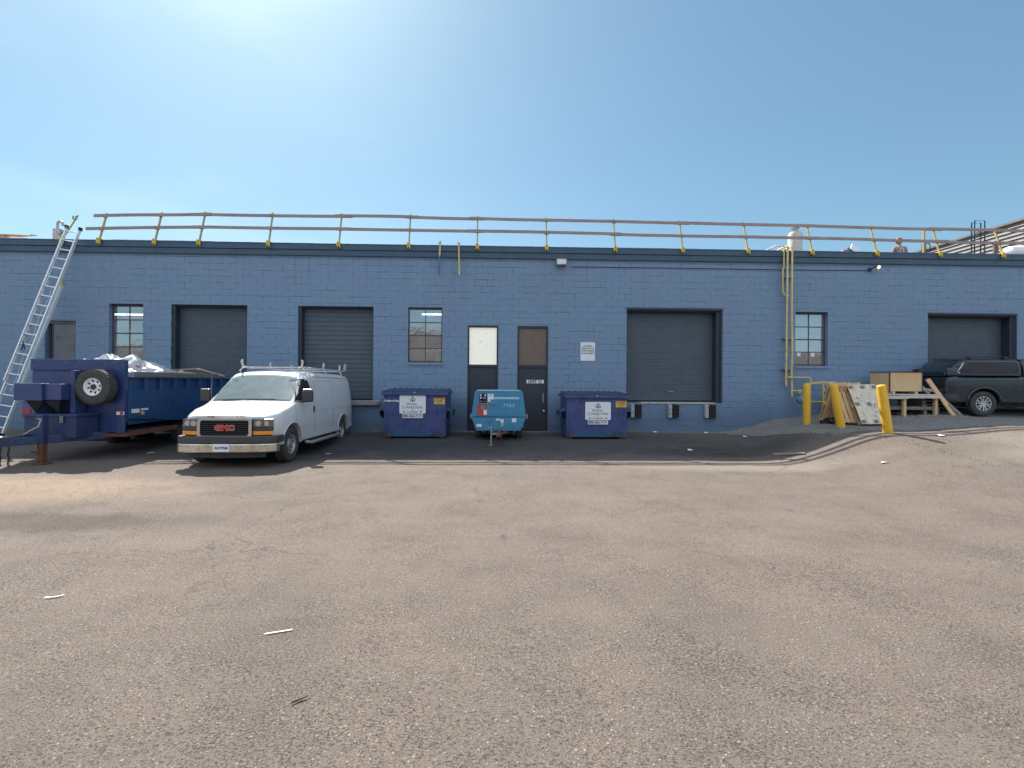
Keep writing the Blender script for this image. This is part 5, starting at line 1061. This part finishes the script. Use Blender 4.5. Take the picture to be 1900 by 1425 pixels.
# ------------------------------------------------------------------ dump trailer
def dump_trailer():
    XLt, XRt, Y0, Y1 = -10.3, -8.27, 10.4, 14.25
    t = thing('dump_trailer', 'dark blue dump trailer with spare wheel on its front and rubbish in its bed', 'trailer', (-9.3, 12.3, 0), world=True)
    B, B2 = M['blue'], M['blue2']
    m = MB(); m.box(XLt, XRt, Y0+.07, Y1, .72, .78); m.box(XRt-.06, XRt, Y0+.07, Y1, .781, 1.76).box(XLt, XLt+.06, Y0+.07, Y1, .781, 1.76).box(XLt+.061, XRt-.061, Y1-.06, Y1, .781, 1.7)
    body = part(m, 'bed', B2, t, bevel=.008)
    m = MB()
    for i in range(8):
        y = Y0+.45+i*.48; m.box(XRt+.001, XRt+.07, y, y+.08, 1.48, 1.755)
    part(m, 'stake_post', B, t, bevel=.004)
    m = MB(); m.box(XRt-.07, XRt+.08, Y0+.05, Y1, 1.761, 1.80).box(XLt-.02, XLt+.07, Y0+.05, Y1, 1.761, 1.80); part(m, 'top_rail', B, t, bevel=.008)
    for xa, xb in ((XRt+.001, XRt+.045), (XLt, XLt+.04)): m = MB(); m.box(xa, xb, Y0+.2, Y1-.3, 1.801, 1.91); part(m, 'side_board', M['wood_grey'], t, bevel=.004)
    # flush lower side box and its top edge
    m = MB(); m.prism([(Y0+.02, .86), (Y0+.02, 1.50), (Y1-.2, 1.50), (Y1-.2, .70), (Y0+1.6, .70)], 'x', XRt+.001, XRt+.06); sb = part(m, 'side_panel', B2, t, bevel=.01)
    m = MB(); m.box(XRt+.061, XRt+.063, Y0+.07, Y0+.30, .98, 1.07).box(XRt+.061, XRt+.063, Y0+.34, Y0+.56, 1.03, 1.07); part(m, 'decal', M['white'], sb)
    m = MB(); m.box(XRt+.061, XRt+.063, Y0+.34, Y0+.44, .93, 1.01); part(m, 'yellow_decal', M['gold'], sb)
    # headboard assembled from plates
    m = MB(); m.box(XLt, XRt, Y0, Y0+.06, .78, 2.17); hb = part(m, 'headboard', B, t, bevel=.01)
    m = MB(); m.box(XLt+.0, XRt+.0, Y0-.04, Y0-.001, 1.93, 2.175).box(XRt-.17, XRt+.0, Y0-.05, Y0-.001, .52, 1.929).box(XRt-.9, XRt-.171, Y0-.028, Y0-.001, .56, 1.929); part(m, 'front_plate', M['blue_splash'], hb, bevel=.008)
    m = MB(); m.box(XLt+.02, XLt+.98, Y0-.02, Y0-.001, 1.40, 1.88).box(XRt-1.1, XRt-.95, Y0-.10, Y0-.001, .9, 1.92).box(XLt+.99, XLt+1.04, Y0-.09, Y0-.001, 1.0, 1.9); part(m, 'upright_channel', B, hb, bevel=.006)
    m = MB(); m.box(XRt-.17, XRt, Y0-.053, Y0-.0505, .95, 1.02); part(m, 'reflector', M['white'], hb)
    m = MB(); m.box(XRt-.09, XRt-.02, Y0-.056, Y0-.0535, .955, 1.015); part(m, 'red_reflector', M['red'], hb)
    # tarp / valve box with gussets
    m = MB(); m.box(-10.08, -9.52, 9.8, 10.33, 1.28, 1.64).box(-9.515, -9.18, 9.86, 10.33, 1.29, 1.63)
    vb = part(m, 'valve_box', B, t, bevel=.008)
    m = MB(); m.prism([(-9.86, 1.279), (-9.50, 1.279), (-9.66, 1.02)], 'y', 9.83, 9.86).prism([(-9.48, 1.279), (-9.18, 1.279), (-9.20, 1.02)], 'y', 9.83, 9.86); part(m, 'gusset', M['letter'], vb)
    m = MB(); m.box(-10.12, -9.80, 10.0, 10.33, .86, 1.27); part(m, 'side_wing', M['blue_pale'], t, bevel=.01)
    m = MB(); m.box(-10.1, -9.93, 9.985, 9.998, 1.01, 1.08); part(m, 'red_reflector', M['red'], t)
    m = MB(); m.box(-9.16, -9.07, 10.05, 10.33, 1.0, 1.92); part(m, 'hose_column', B, t, bevel=.006)
    # toolbox
    m = MB(); m.box(-9.85, -8.80, 9.78, 10.33, .50, .94); tb = part(m, 'toolbox', M['tool_blue'], t, bevel=.012)
    m = MB(); m.box(-9.87, -8.78, 9.76, 10.33, .945, 1.0); part(m, 'toolbox_lid', M['tool_blue'], tb, bevel=.01)
    for xx in (-9.5, -9.1): m = MB(); m.box(xx, xx+.07, 9.745, 9.76, .82, .96); part(m, 'hasp', M['steel'], tb)
    # frame, tongue
    m = MB(); m.bar((-9.62, 9.02, .50), (-8.65, 10.5, .50), .1, .16).bar((-9.62, 9.02, .50), (-9.85, 10.5, .50), .1, .16).box(-9.9, -9.8, 10.45, 14.1, .43, .6).box(-8.7, -8.6, 10.45, 14.1, .43, .6); fr = part(m, 'frame', M['tool_blue'], t, bevel=.008)
    m = MB(); m.box(-8.85, -8.2, 10.35, 10.5, .47, .54).box(-8.32, -8.24, 10.5, 12.0, .47, .58).box(-9.6, -9.0, 10.9, 11.0, .3, .42); part(m, 'cross_member', M['rust'], fr)
    m = MB(); m.box(-9.72, -9.50, 8.98, 9.22, .575, .62).box(-9.66, -9.54, 8.72, 9.0, .44, .56).lathe([(.36, .04), (.44, .07), (.56, .06)], (-9.62, 8.74, 0), 'z', 16); part(m, 'coupler', M['steel'], t, bevel=.01)
    m = MB(); m.bar((-9.25, 9.55, .0+.42), (-9.25, 9.55, 1.0), .13, .13); jk = part(m, 'jack', M['tool_blue'], t, bevel=.01)
    m = MB(); m.bar((-9.25, 9.55, .03), (-9.25, 9.55, .42), .105, .105).box(-9.36, -9.14, 9.44, 9.66, .0, .03); part(m, 'jack_foot', M['rust'], jk)
    m = MB(); m.tube([(-9.25, 9.46, .93), (-9.13, 9.40, .93), (-9.16, 9.38, .78), (-9.3, 9.36, .70), (-9.42, 9.36, .62)], .018, 8); part(m, 'crank', M['steel'], jk)
    m = MB(); m.tube([(-9.42, 9.5, .26), (-9.25, 9.5, .25)], .02, 6); part(m, 'pin', M['rust'], jk)
    for dx in (0, .16):
        m = MB()
        for i in range(14):
            c = Vector((-9.50+dx+.01*math.sin(i), 9.0-.02*dx, .42-.027*i)); a = i*1.57
            m.tube([c+Vector((.016*math.cos(k)*math.cos(a), .016*math.cos(k)*math.sin(a), .024*math.sin(k))) for k in [2*math.pi*q/6 for q in range(7)]], .006, 5)
        part(m, 'safety_chain', M['black_plastic'], t)
    # spare wheel
    m = MB(); m.bar((-8.69, 10.38, 1.57), (-8.69, 10.16, 1.57), .12, .12); part(m, 'spare_bracket', B, t)
    wheel(t, (-8.69, 10.13, 1.57), .375, .22, -1, 'white', 'y', .50, 'spare_wheel')
    for y in (12.5, 13.32):
        for x, s in ((-8.42, 1), (-10.12, -1)): wheel(t, (x, y, .38), .37, .2, s, 'white', 'x', .5)
    for s, x in ((1, -8.42), (-1, -10.12)):
        m = MB(); m.prism([(12.0, .60), (12.1, .69), (13.75, .69), (13.85, .60), (13.85, .58), (12.0, .58)], 'x', x-.13, x+.13); part(m, 'mudguard', M['letter'], t)
    for yy in (12.5, 13.32): m = MB(); m.tube([(-10.1, yy, .38), (-8.45, yy, .38)], .04, 8); part(m, 'axle', M['black_plastic'], t)
M['blue_pale'] = mat('faded_trailer_blue', (.14, .13, .3), (.09, .1, .26), scale=4, rough=.4, coat=.2)
M['tool_blue'] = mat('toolbox_blue', (.028, .05, .13), (.02, .035, .1), scale=6, rough=.45, dirt=(.09, .1, .16), dscale=8)
M['blue_splash'] = mat('mud_splashed_blue', (.02, .045, .14), (.035, .055, .17), scale=3, rough=.36, coat=.2, bump=.05, dirt=(.40, .50, .68), dscale=42, dlo=.62, dhi=.67)
dump_trailer()
# load in the trailer bed
lump(-9.0, 11.5, 1.70, .68, .8, .50, 12.3, 'white_tarp', 'tarp', 'crumpled white sheeting heaped at the front of the trailer bed', 'tarp', (44, 20), .28, 1.8)
lump(-9.72, 11.6, 1.68, .68, .8, .58, 4.1, 'white_tarp', 'tarp', 'white sheeting bundle at the far side of the trailer bed', 'tarp', (40, 18), .3, 1.8)
lump(-8.8, 13.1, 1.65, .42, .5, .28, 21.7, 'white_bag', 'tarp', 'small white bag among the broken boards in the trailer', 'bag', (30, 14), .35, 2.5)
lump(-9.3, 13.0, .8, .9, 1.2, .85, 31, 'rubble_heap', 'wood_grey', 'heap of grey rubble filling the rear of the trailer bed', 'rubble')
for i, (a, b, lab) in enumerate((((-9.4, 12.6, 1.95), (-8.4, 12.95, 2.04), 'splintered board lying highest across the trailer load'), ((-8.4, 12.95, 2.04), (-8.25, 13.9, 1.85), 'board sloping down to the back of the trailer load'), ((-9.3, 12.9, 1.95), (-8.35, 13.2, 1.93), 'board lying flat in the middle of the trailer load'), ((-9.0, 12.3, 1.98), (-8.3, 12.75, 1.90), 'short board sticking out beside the white sheeting'))):
    m = MB(); m.bar(a, b, .13, .04); solo(m, 'scrap_board', M['wood_pale' if i % 2 else 'plank'], lab, 'board', a, 'scrap boards in the trailer')
m = MB(); m.tube([(-9.9, 11.2, 2.05), (-9.4, 11.1, 2.16), (-8.9, 11.15, 2.15), (-8.6, 11.2, 2.05)], .025, 8); solo(m, 'red_strap', M['red'], 'thin red strap over the top of the white sheeting', 'strap', (-9.3, 11.1, 2.1))

# ------------------------------------------------------------------ things on the roof
RZ = 5.95
m = MB(); rnd = random.Random(3)
for k in range(9): m.box(-19+rnd.uniform(-.3, .3), -15.55-.12*k+rnd.uniform(-.15, .1), 15.5+rnd.uniform(0, .1), 16.6, RZ+.24+k*.03, RZ+.265+k*.03, Matrix.Rotation(0, 4, 'Z'))
for k in range(4): m.bar((-18.5+k, 15.55, RZ+.52), (-15.9+k*.15, 15.7, RZ+.50+.015*k), .06, .03)
m.box(-18.9, -15.9, 15.6, 16.5, RZ, RZ+.235); solo(m, 'timber_stack', M['wood'], 'flat stack of orange timber boards on the far left roof edge', 'timber', (-17, 16, RZ))
t = thing('vent_pipe', 'white box vent with a gooseneck pipe on the roof at left', 'vent', (-15.95, 17, RZ), world=True)
m = MB(); m.box(-16.07, -15.84, 16.9, 17.1, RZ, 7.13); part(m, 'box', M['white_steel'], t, bevel=.01)
m = MB(); m.tube([(-15.99, 17, 7.13), (-15.99, 17, 7.3)]+[(-15.9-.09*math.cos(a), 17, 7.32+.09*math.sin(a)) for a in [math.pi*i/8 for i in range(9)]]+[(-15.80, 17, 7.26)], .04, 10); part(m, 'gooseneck', M['rimsteel'], t, smooth=50)
t = thing('chimney_stack', 'stained off white metal chimney on the roof behind the gas pipes', 'chimney', (11.13, 17, RZ), world=True)
m = MB(); m.lathe([(0, .24), (1.42, .24), (1.50, .2), (1.52, .12)], (11.13, 17, RZ), 'z', 24); part(m, 'stack', M['chimney'], t, smooth=40)
m = MB(); m.lathe([(1.52, .11), (1.64, .11), (1.66, .15), (1.70, .15)], (11.13, 17, RZ), 'z', 20); part(m, 'cap', M['steel'], t, smooth=40)
t = thing('roof_dish', 'tilted white square dish on a dark bracket on the roof', 'dish', (12.93, 16.5, RZ), world=True)
m = MB(); m.box(-.17, .17, -.02, .02, -.12, .12, Matrix.Translation((13.05, 16.5, 6.73)) @ Matrix.Rotation(R(30), 4, 'Y') @ Matrix.Rotation(R(-12), 4, 'X')); part(m, 'panel', M['white'], t, bevel=.01)
m = MB(); m.tube([(12.93, 16.55, RZ), (12.93, 16.55, 6.6), (13.0, 16.54, 6.7)], .03, 8).box(12.84, 12.95, 16.5, 16.6, 6.62, 6.78); part(m, 'bracket', M['black_steel'], t)
t = thing('access_ladder', 'dark steel roof access frame standing at the right of the roof', 'ladder', (17.8, 16.5, RZ), world=True)
for x0, x1, y, zt in ((17.46, 17.81, 16.5, 7.76), (17.79, 18.18, 16.7, 7.92)):
    m = MB(); m.tube([(x0, y, RZ), (x0, y, zt), (x1, y, zt), (x1, y, RZ)], .02, 6); part(m, 'hoop', M['black_steel'], t)
m = MB(); m.tube([(17.46, 16.5, 7.2), (17.81, 16.55, 7.5)], .015, 6).tube([(17.8, 16.7, 7.3), (18.0, 16.7, 7.5)], .015, 6).tube([(17.5, 16.5, 7.1), (17.7, 16.9, 7.1)], .015, 6).tube([(17.95, 16.6, 7.1), (18.1, 17, 7.3)], .015, 6); part(m, 'brace', M['black_steel'], t)
t = thing('roof_hatch_rail', 'small blue grey hoop rail on the roof near the siding wall', 'rail', (17.2, 18, RZ), world=True)
m = MB(); m.tube([(17.0, 18, RZ), (17.0, 18, 7.38), (17.05, 18, 7.45), (17.28, 18, 7.45), (17.33, 18, 7.38), (17.33, 18, RZ)], .018, 6).tube([(17.15, 18, RZ), (17.15, 18, 7.45)], .015, 6).tube([(17.0, 18, 7.2), (17.33, 18, 7.2)], .015, 6); part(m, 'hoop', M['black_steel'], t)
m = MB(); m.tube([(17.05, 15.3, RZ), (17.05, 15.3, 6.66)], .07, 14).lathe([(.66, .09), (.71, .09)], (17.05, 15.3, RZ), 'z', 14); solo(m, 'flue_pipe', mat('brown_flue', (.22, .14, .09), (.15, .1, .07), rough=.7), 'short brown flue pipe behind the last guardrail post', 'pipe', (17.05, 15.3, RZ), smooth=40)
m = MB(); m.lathe([(-1.0, .05), (-.92, .20), (0, .27), (.92, .20), (1.0, .05)], (18.85, 15.7, 6.45), 'x', 20); m.box(18.2, 18.3, 15.5, 15.9, RZ, 6.24).box(19.4, 19.5, 15.5, 15.9, RZ, 6.24); solo(m, 'roof_tank', M['white'], 'white rounded tank lying on the roof at the far right', 'tank', (18.85, 15.7, RZ), smooth=50)
# neighbouring higher block with lap siding
t = thing('upper_block', 'taller rear building with brown lap siding over white brick', 'building', (26, 38, 0), world=True)
m = MB(); m.box(20.06, 34, 15.2, 60, 5.96, 8.0).box(20.3, 34.5, 45.4, 60, 0, 5.9); part(m, 'wall', M['white_brick'], t)
for k in range(6):
    m = MB(); m.prism([(20.05, 7.13+k*.155), (19.97, 7.14+k*.155), (20.02, 7.28+k*.155), (20.05, 7.28+k*.155)], 'y', 15.2, 60); part(m, 'siding_board', M['siding'], t)
    m = MB(); m.box(19.955, 19.985, 15.2, 60, 7.115+k*.155, 7.13+k*.155); part(m, 'siding_lip', M['white'], t)
m = MB(); m.box(19.9, 34.1, 15.1, 60.1, 8.06, 8.14); part(m, 'roof', M['siding'], t)
# warehouse across the yard, seen only as reflections
t = thing('brick_building', 'brown brick building across the yard mirrored in the window panes', 'building', (0, -34, 0), world=True)
m = MB(); m.box(-60, 8, -46, -34, -.2, 7.4).box(8.01, 60, -46, -33, -.2, 5.6); part(m, 'wall', M['brown_brick'], t)
m = MB(); m.box(-60.2, 8.1, -46.1, -33.9, 7.401, 7.6).box(8.11, 60.2, -46.1, -32.9, 5.601, 5.75); part(m, 'coping', M['concrete'], t)
for i in range(10):
    m = MB(); m.box(-55+i*6, -53+i*6, -33.98, -33.9, 1.2, 2.8); part(m, 'window', M['dark_glass'], t)

# ------------------------------------------------------------------ people
def skin(name, verts, edges, rad, mm, parent, sub=2):
    me = bpy.data.meshes.new(name); me.from_pydata(verts, edges, []); o = bpy.data.objects.new(name, me); COL.objects.link(o)
    sk = o.modifiers.new('s', 'SKIN'); sk.use_smooth_shade = True
    for i, r in enumerate(rad): me.skin_vertices[0].data[i].radius = (r, r) if not isinstance(r, tuple) else r
    me.skin_vertices[0].data[0].use_root = True
    ss = o.modifiers.new('u', 'SUBSURF'); ss.levels = ss.render_levels = sub
    bpy.context.view_layer.update(); d = bpy.data.meshes.new_from_object(o.evaluated_get(bpy.context.evaluated_depsgraph_get())); bpy.data.objects.remove(o); bpy.data.meshes.remove(me)
    d.name = name; d.materials.clear(); d.materials.append(mm); q = bpy.data.objects.new(name, d); COL.objects.link(q); q.parent = parent; return q
def person(loc, rz, lab, crouch, shirt, bend):
    t = thing('person', lab, 'person', loc, R(rz))
    # local: faces -y.  joints
    hz = .95-crouch*.5; ky = -.32*crouch
    P = {'pel': (0, 0, hz), 'wst': (0, .02, hz+.14), 'cst': (0, .02-bend*.1, hz+.36), 'nek': (0, -bend*.22, hz+.54), 'hd0': (0, -.01-bend*.27, hz+.62), 'hd1': (0, -.02-bend*.3, hz+.71)}
    V = [P['pel'], P['wst'], P['cst'], P['nek'], P['hd0'], P['hd1']]; E_ = [(0, 1), (1, 2), (2, 3), (3, 4), (4, 5)]; RD = [(.15, .11), (.14, .1), (.16, .11), .06, .07, .09]
    top = []; 
    for s in (-1, 1):
        b = len(V); V += [(s*.18, P['cst'][1], hz+.46), (s*.25, P['cst'][1]-.02, hz+.20), (s*.24, P['cst'][1]-.16-.1*crouch, hz-.02), (s*.24, P['cst'][1]-.22-.1*crouch, hz-.08)]; RD += [.065, .05, .038, .03]
        E_ += [(2, b), (b, b+1), (b+1, b+2), (b+2, b+3)]
        for i, (dx, dz) in enumerate(((-.025, -.07), (-.008, -.085), (.01, -.08), (.026, -.06))):
            c = len(V); p = V[b+3]; V += [(p[0]+dx, p[1]-.02, p[2]+dz*.5), (p[0]+dx, p[1]-.035, p[2]+dz)]; RD += [.01, .008]; E_ += [(b+3, c), (c, c+1)]
        c = len(V); p = V[b+3]; V += [(p[0]-s*.03, p[1]-.03, p[2]-.015), (p[0]-s*.04, p[1]-.05, p[2]-.04)]; RD += [.011, .009]; E_ += [(b+3, c), (c, c+1)]
        b = len(V); V += [(s*.1, 0, hz-.06), (s*.12, ky, hz-.43+crouch*.2), (s*.12, .03, .09), (s*.13, -.12, .05)]; RD += [.095, .065, .042, .04]; E_ += [(0, b), (b, b+1), (b+1, b+2), (b+2, b+3)]
    body = skin('body', V, E_, RD, M['skin'], t)
    m = MB(); hc = Vector((0, -.03-bend*.3, hz+.73)); m.lathe([(-.12, .001), (-.105, .055), (-.06, .085), (0, .1), (.06, .095), (.1, .06), (.118, .001)], hc, 'z', 20)
    m.add([hc+Vector(q) for q in ((-.012, -.09, .0), (.012, -.09, .0), (0, -.125, -.03), (0, -.09, .03))], [(0, 1, 2), (0, 2, 3), (1, 3, 2)])
    for s in (-1, 1): m.box(hc.x+s*.1-.012, hc.x+s*.1+.012, hc.y-.02, hc.y+.02, hc.z-.035, hc.z+.025)
    part(m, 'head', M['skin'], t, smooth=60)
    m = MB()
    for s in (-1, 1): m.lathe([(-.008, .001), (0, .012), (.004, .001)], hc+Vector((s*.035, -.09, .01)), 'y', 10)
    m.box(hc.x-.025, hc.x+.025, hc.y-.088, hc.y-.08, hc.z-.058, hc.z-.05); part(m, 'face', M['letter'], t)
    m = MB(); m.lathe([(-.03, .104), (0, .107), (.04, .10), (.075, .06), (.085, .001)], hc+Vector((0, .01, .0)), 'z', 20); part(m, 'hair', M['letter'], t, smooth=60)
    m = MB(); m.lathe([(0, .15), (.012, .152), (.016, .128), (.07, .118), (.115, .08), (.135, .001)], hc+Vector((0, .0, .035)), 'z', 24); part(m, 'helmet', M['helmet'], t, smooth=50)
    V2 = [P['pel'], P['wst'], P['cst'], (0, P['nek'][1]+.01, hz+.49)]; R2 = [(.165, .13), (.165, .13), (.185, .135), .085]; E2 = [(0, 1), (1, 2), (2, 3)]
    for s in (-1, 1): b = len(V2); V2 += [(s*.19, P['cst'][1], hz+.455), (s*.255, P['cst'][1]-.02, hz+.20), (s*.245, P['cst'][1]-.14-.1*crouch, hz+.02)]; R2 += [.085, .066, .052]; E2 += [(2, b), (b, b+1), (b+1, b+2)]
    skin('shirt', V2, E2, R2, shirt, t)
    m = MB()
    for s in (-1, 1): m.bar((s*.10, P['cst'][1]+.13, hz+.1), (s*.03, P['cst'][1]+.12, hz+.44), .05, .02, (0, 1, 0))
    part(m, 'harness', M['vest'], t)
    V3 = [P['pel']]; R3 = [(.17, .135)]; E3 = []
    for s in (-1, 1): b = len(V3); V3 += [(s*.1, 0, hz-.06), (s*.12, ky, hz-.43+crouch*.2), (s*.12, .03, .12)]; R3 += [.11, .082, .065]; E3 += [(0, b), (b, b+1), (b+1, b+2)]
    skin('trousers', V3, E3, R3, M['trousers'], t)
person((16.42, 18.4, RZ), 170, 'roofer in a red helmet and pinkish shirt seen from behind at the roof edge', .0, M['shirt'], .0)
person((14.37, 18.7, RZ), 150, 'crouching roofer with only a dark red helmet showing above the roof edge', .80, M['shirt'], .5)

# ------------------------------------------------------------------ litter
def scrap(x, y, lab, mm, pts, h=.006, name='paper_scrap'):
    z = gz(x, y)+.006; m = MB(); m.prism(pts, 'z', 0, .002)
    m.v = [(x+a, y+b, z+c+h*(abs(math.sin(a*30+b*17)))) for a, b, c in m.v]; return solo(m, name, M[mm], lab, 'litter', (x, y, z), 'litter on the asphalt')
scrap(-3.54, 3.76, 'creased white and purple paper strip lying on the asphalt at left', 'white', [(-.055, -.03), (.02, -.01), (.06, .02), (.055, .03), (.0, .002), (-.045, -.012)], .008)
scrap(-1.51, 3.21, 'thin straight white strip lying on the asphalt left of centre', 'white', [(-.085, -.03), (.08, .022), (.078, .034), (-.083, -.018)], .002)
scrap(7.59, 8.82, 'small white paper lying on the asphalt at right', 'white', [(-.08, -.04), (.06, -.05), (.08, .03), (-.02, .05)], .02)
scrap(-1.07, 2.52, 'small dark twig on the asphalt near the front', 'letter', [(-.04, -.03), (-.01, -.012), (.03, .02), (.035, .03), (-.005, .008), (-.035, -.016)], .006, 'twig')
scrap(-6.2, 9.9, 'pale blue paper on the ground beside the van bumper', 'comp_pale', [(-.1, -.03), (.06, -.04), (.1, .02), (-.05, .03)], .01)
scrap(-4.0, 10.9, 'white paper scrap in the shade to the right of the van', 'white', [(-.08, -.03), (.06, -.02), (.07, .02), (-.05, .03)], .01)
for i, (x, y, mm, lab) in enumerate(((-3.3, 14.55, 'white', 'crumpled white paper against the wall beside the left dumpster'), (5.0, 14.5, 'white', 'white paper scrap at the wall foot under the left dock bumper'), (6.6, 14.4, 'white', 'white paper scrap at the wall foot under the right dock bumper'), (4.9, 11.6, 'white', 'white crumpled wrapper at the left end of the drain'), (7.2, 13.2, 'tarp', 'pale plastic scrap at the tip of the grey apron'), (-8.1, 10.9, 'plank', 'brown cardboard scrap in the shade under the trailer'), (9.95, 10.05, 'white', 'small white wrapper at the shadow line right of the nearest bollard'), (10.4, 12.5, 'wood_grey', 'grey wood chip on the ground before the table'))):
    scrap(x, y, lab, mm, [(-.07, -.05), (.05, -.06), (.08, .02), (.01, .06), (-.06, .03)], .035)
m = MB(); z = gz(6.6, 10.3); m.bar((6.42, 10.55, z+.03), (6.95, 10.2, gz(6.95, 10.2)+.03), .06, .03); solo(m, 'stick', M['plank'], 'brown stick lying across the shadow edge right of the drain', 'stick', (6.6, 10.3, z))
# loose stones: too many to count
m = MB(); rnd = random.Random(11)
def stone(x, y, r):
    z = gz(x, y); n = 5; a0 = rnd.uniform(0, 6); b = [(x+r*math.cos(a0+2*math.pi*k/n)*rnd.uniform(.7, 1.2), y+r*math.sin(a0+2*math.pi*k/n)*rnd.uniform(.7, 1.2), z-.002) for k in range(n)]
    tp = [(x+(p[0]-x)*.6, y+(p[1]-y)*.6, z+r*rnd.uniform(.4, .8)) for p in b]; m.add(b+tp, [tuple(range(n, 2*n))]+[(k, (k+1) % n, n+(k+1) % n, n+k) for k in range(n)])
for i in range(1700):
    y = 1.6+9*rnd.random()**1.6; x = rnd.uniform(-1.25, 1.25)*(y+1.0); stone(x, y, rnd.uniform(.0025, .0055))
for i in range(700): stone(rnd.gauss(-6.5, 1.6), rnd.gauss(7.6, .7), rnd.uniform(.003, .009))
for i in range(900):
    x = rnd.uniform(-4.5, 9); stone(x, min(W-.03, rnd.gauss(14.55, .15)), rnd.uniform(.006, .02))
for i in range(500): stone(rnd.uniform(7, 13), rnd.gauss(9.8, .5), rnd.uniform(.006, .018))
for i in range(500): a = rnd.uniform(7.1, 9.3); stone(a, (12.11-a)/.35+rnd.gauss(0, .25), rnd.uniform(.006, .02))
for i in range(2600):
    y = rnd.uniform(10.9, 14.6); x = rnd.uniform(12.0-.35*y, 11.5 if y > 12 else 10); stone(x, y, rnd.uniform(.008, .03))
for i in range(420): x = rnd.choice((rnd.uniform(-4, 2), rnd.uniform(3.5, 9))); stone(x, W-.04-abs(rnd.gauss(0, .1)), rnd.uniform(.012, .04))
for i in range(260): stone(rnd.uniform(10.8, 13.2), rnd.uniform(13.0, 14.3), rnd.uniform(.012, .05))
o = m.build('loose_stones', mat('loose_stone', (.3, .27, .24), (.16, .145, .13), scale=3, rough=.9)); tag(o, 'loose pale stones and grit scattered over the asphalt', 'gravel', None, 'stuff')
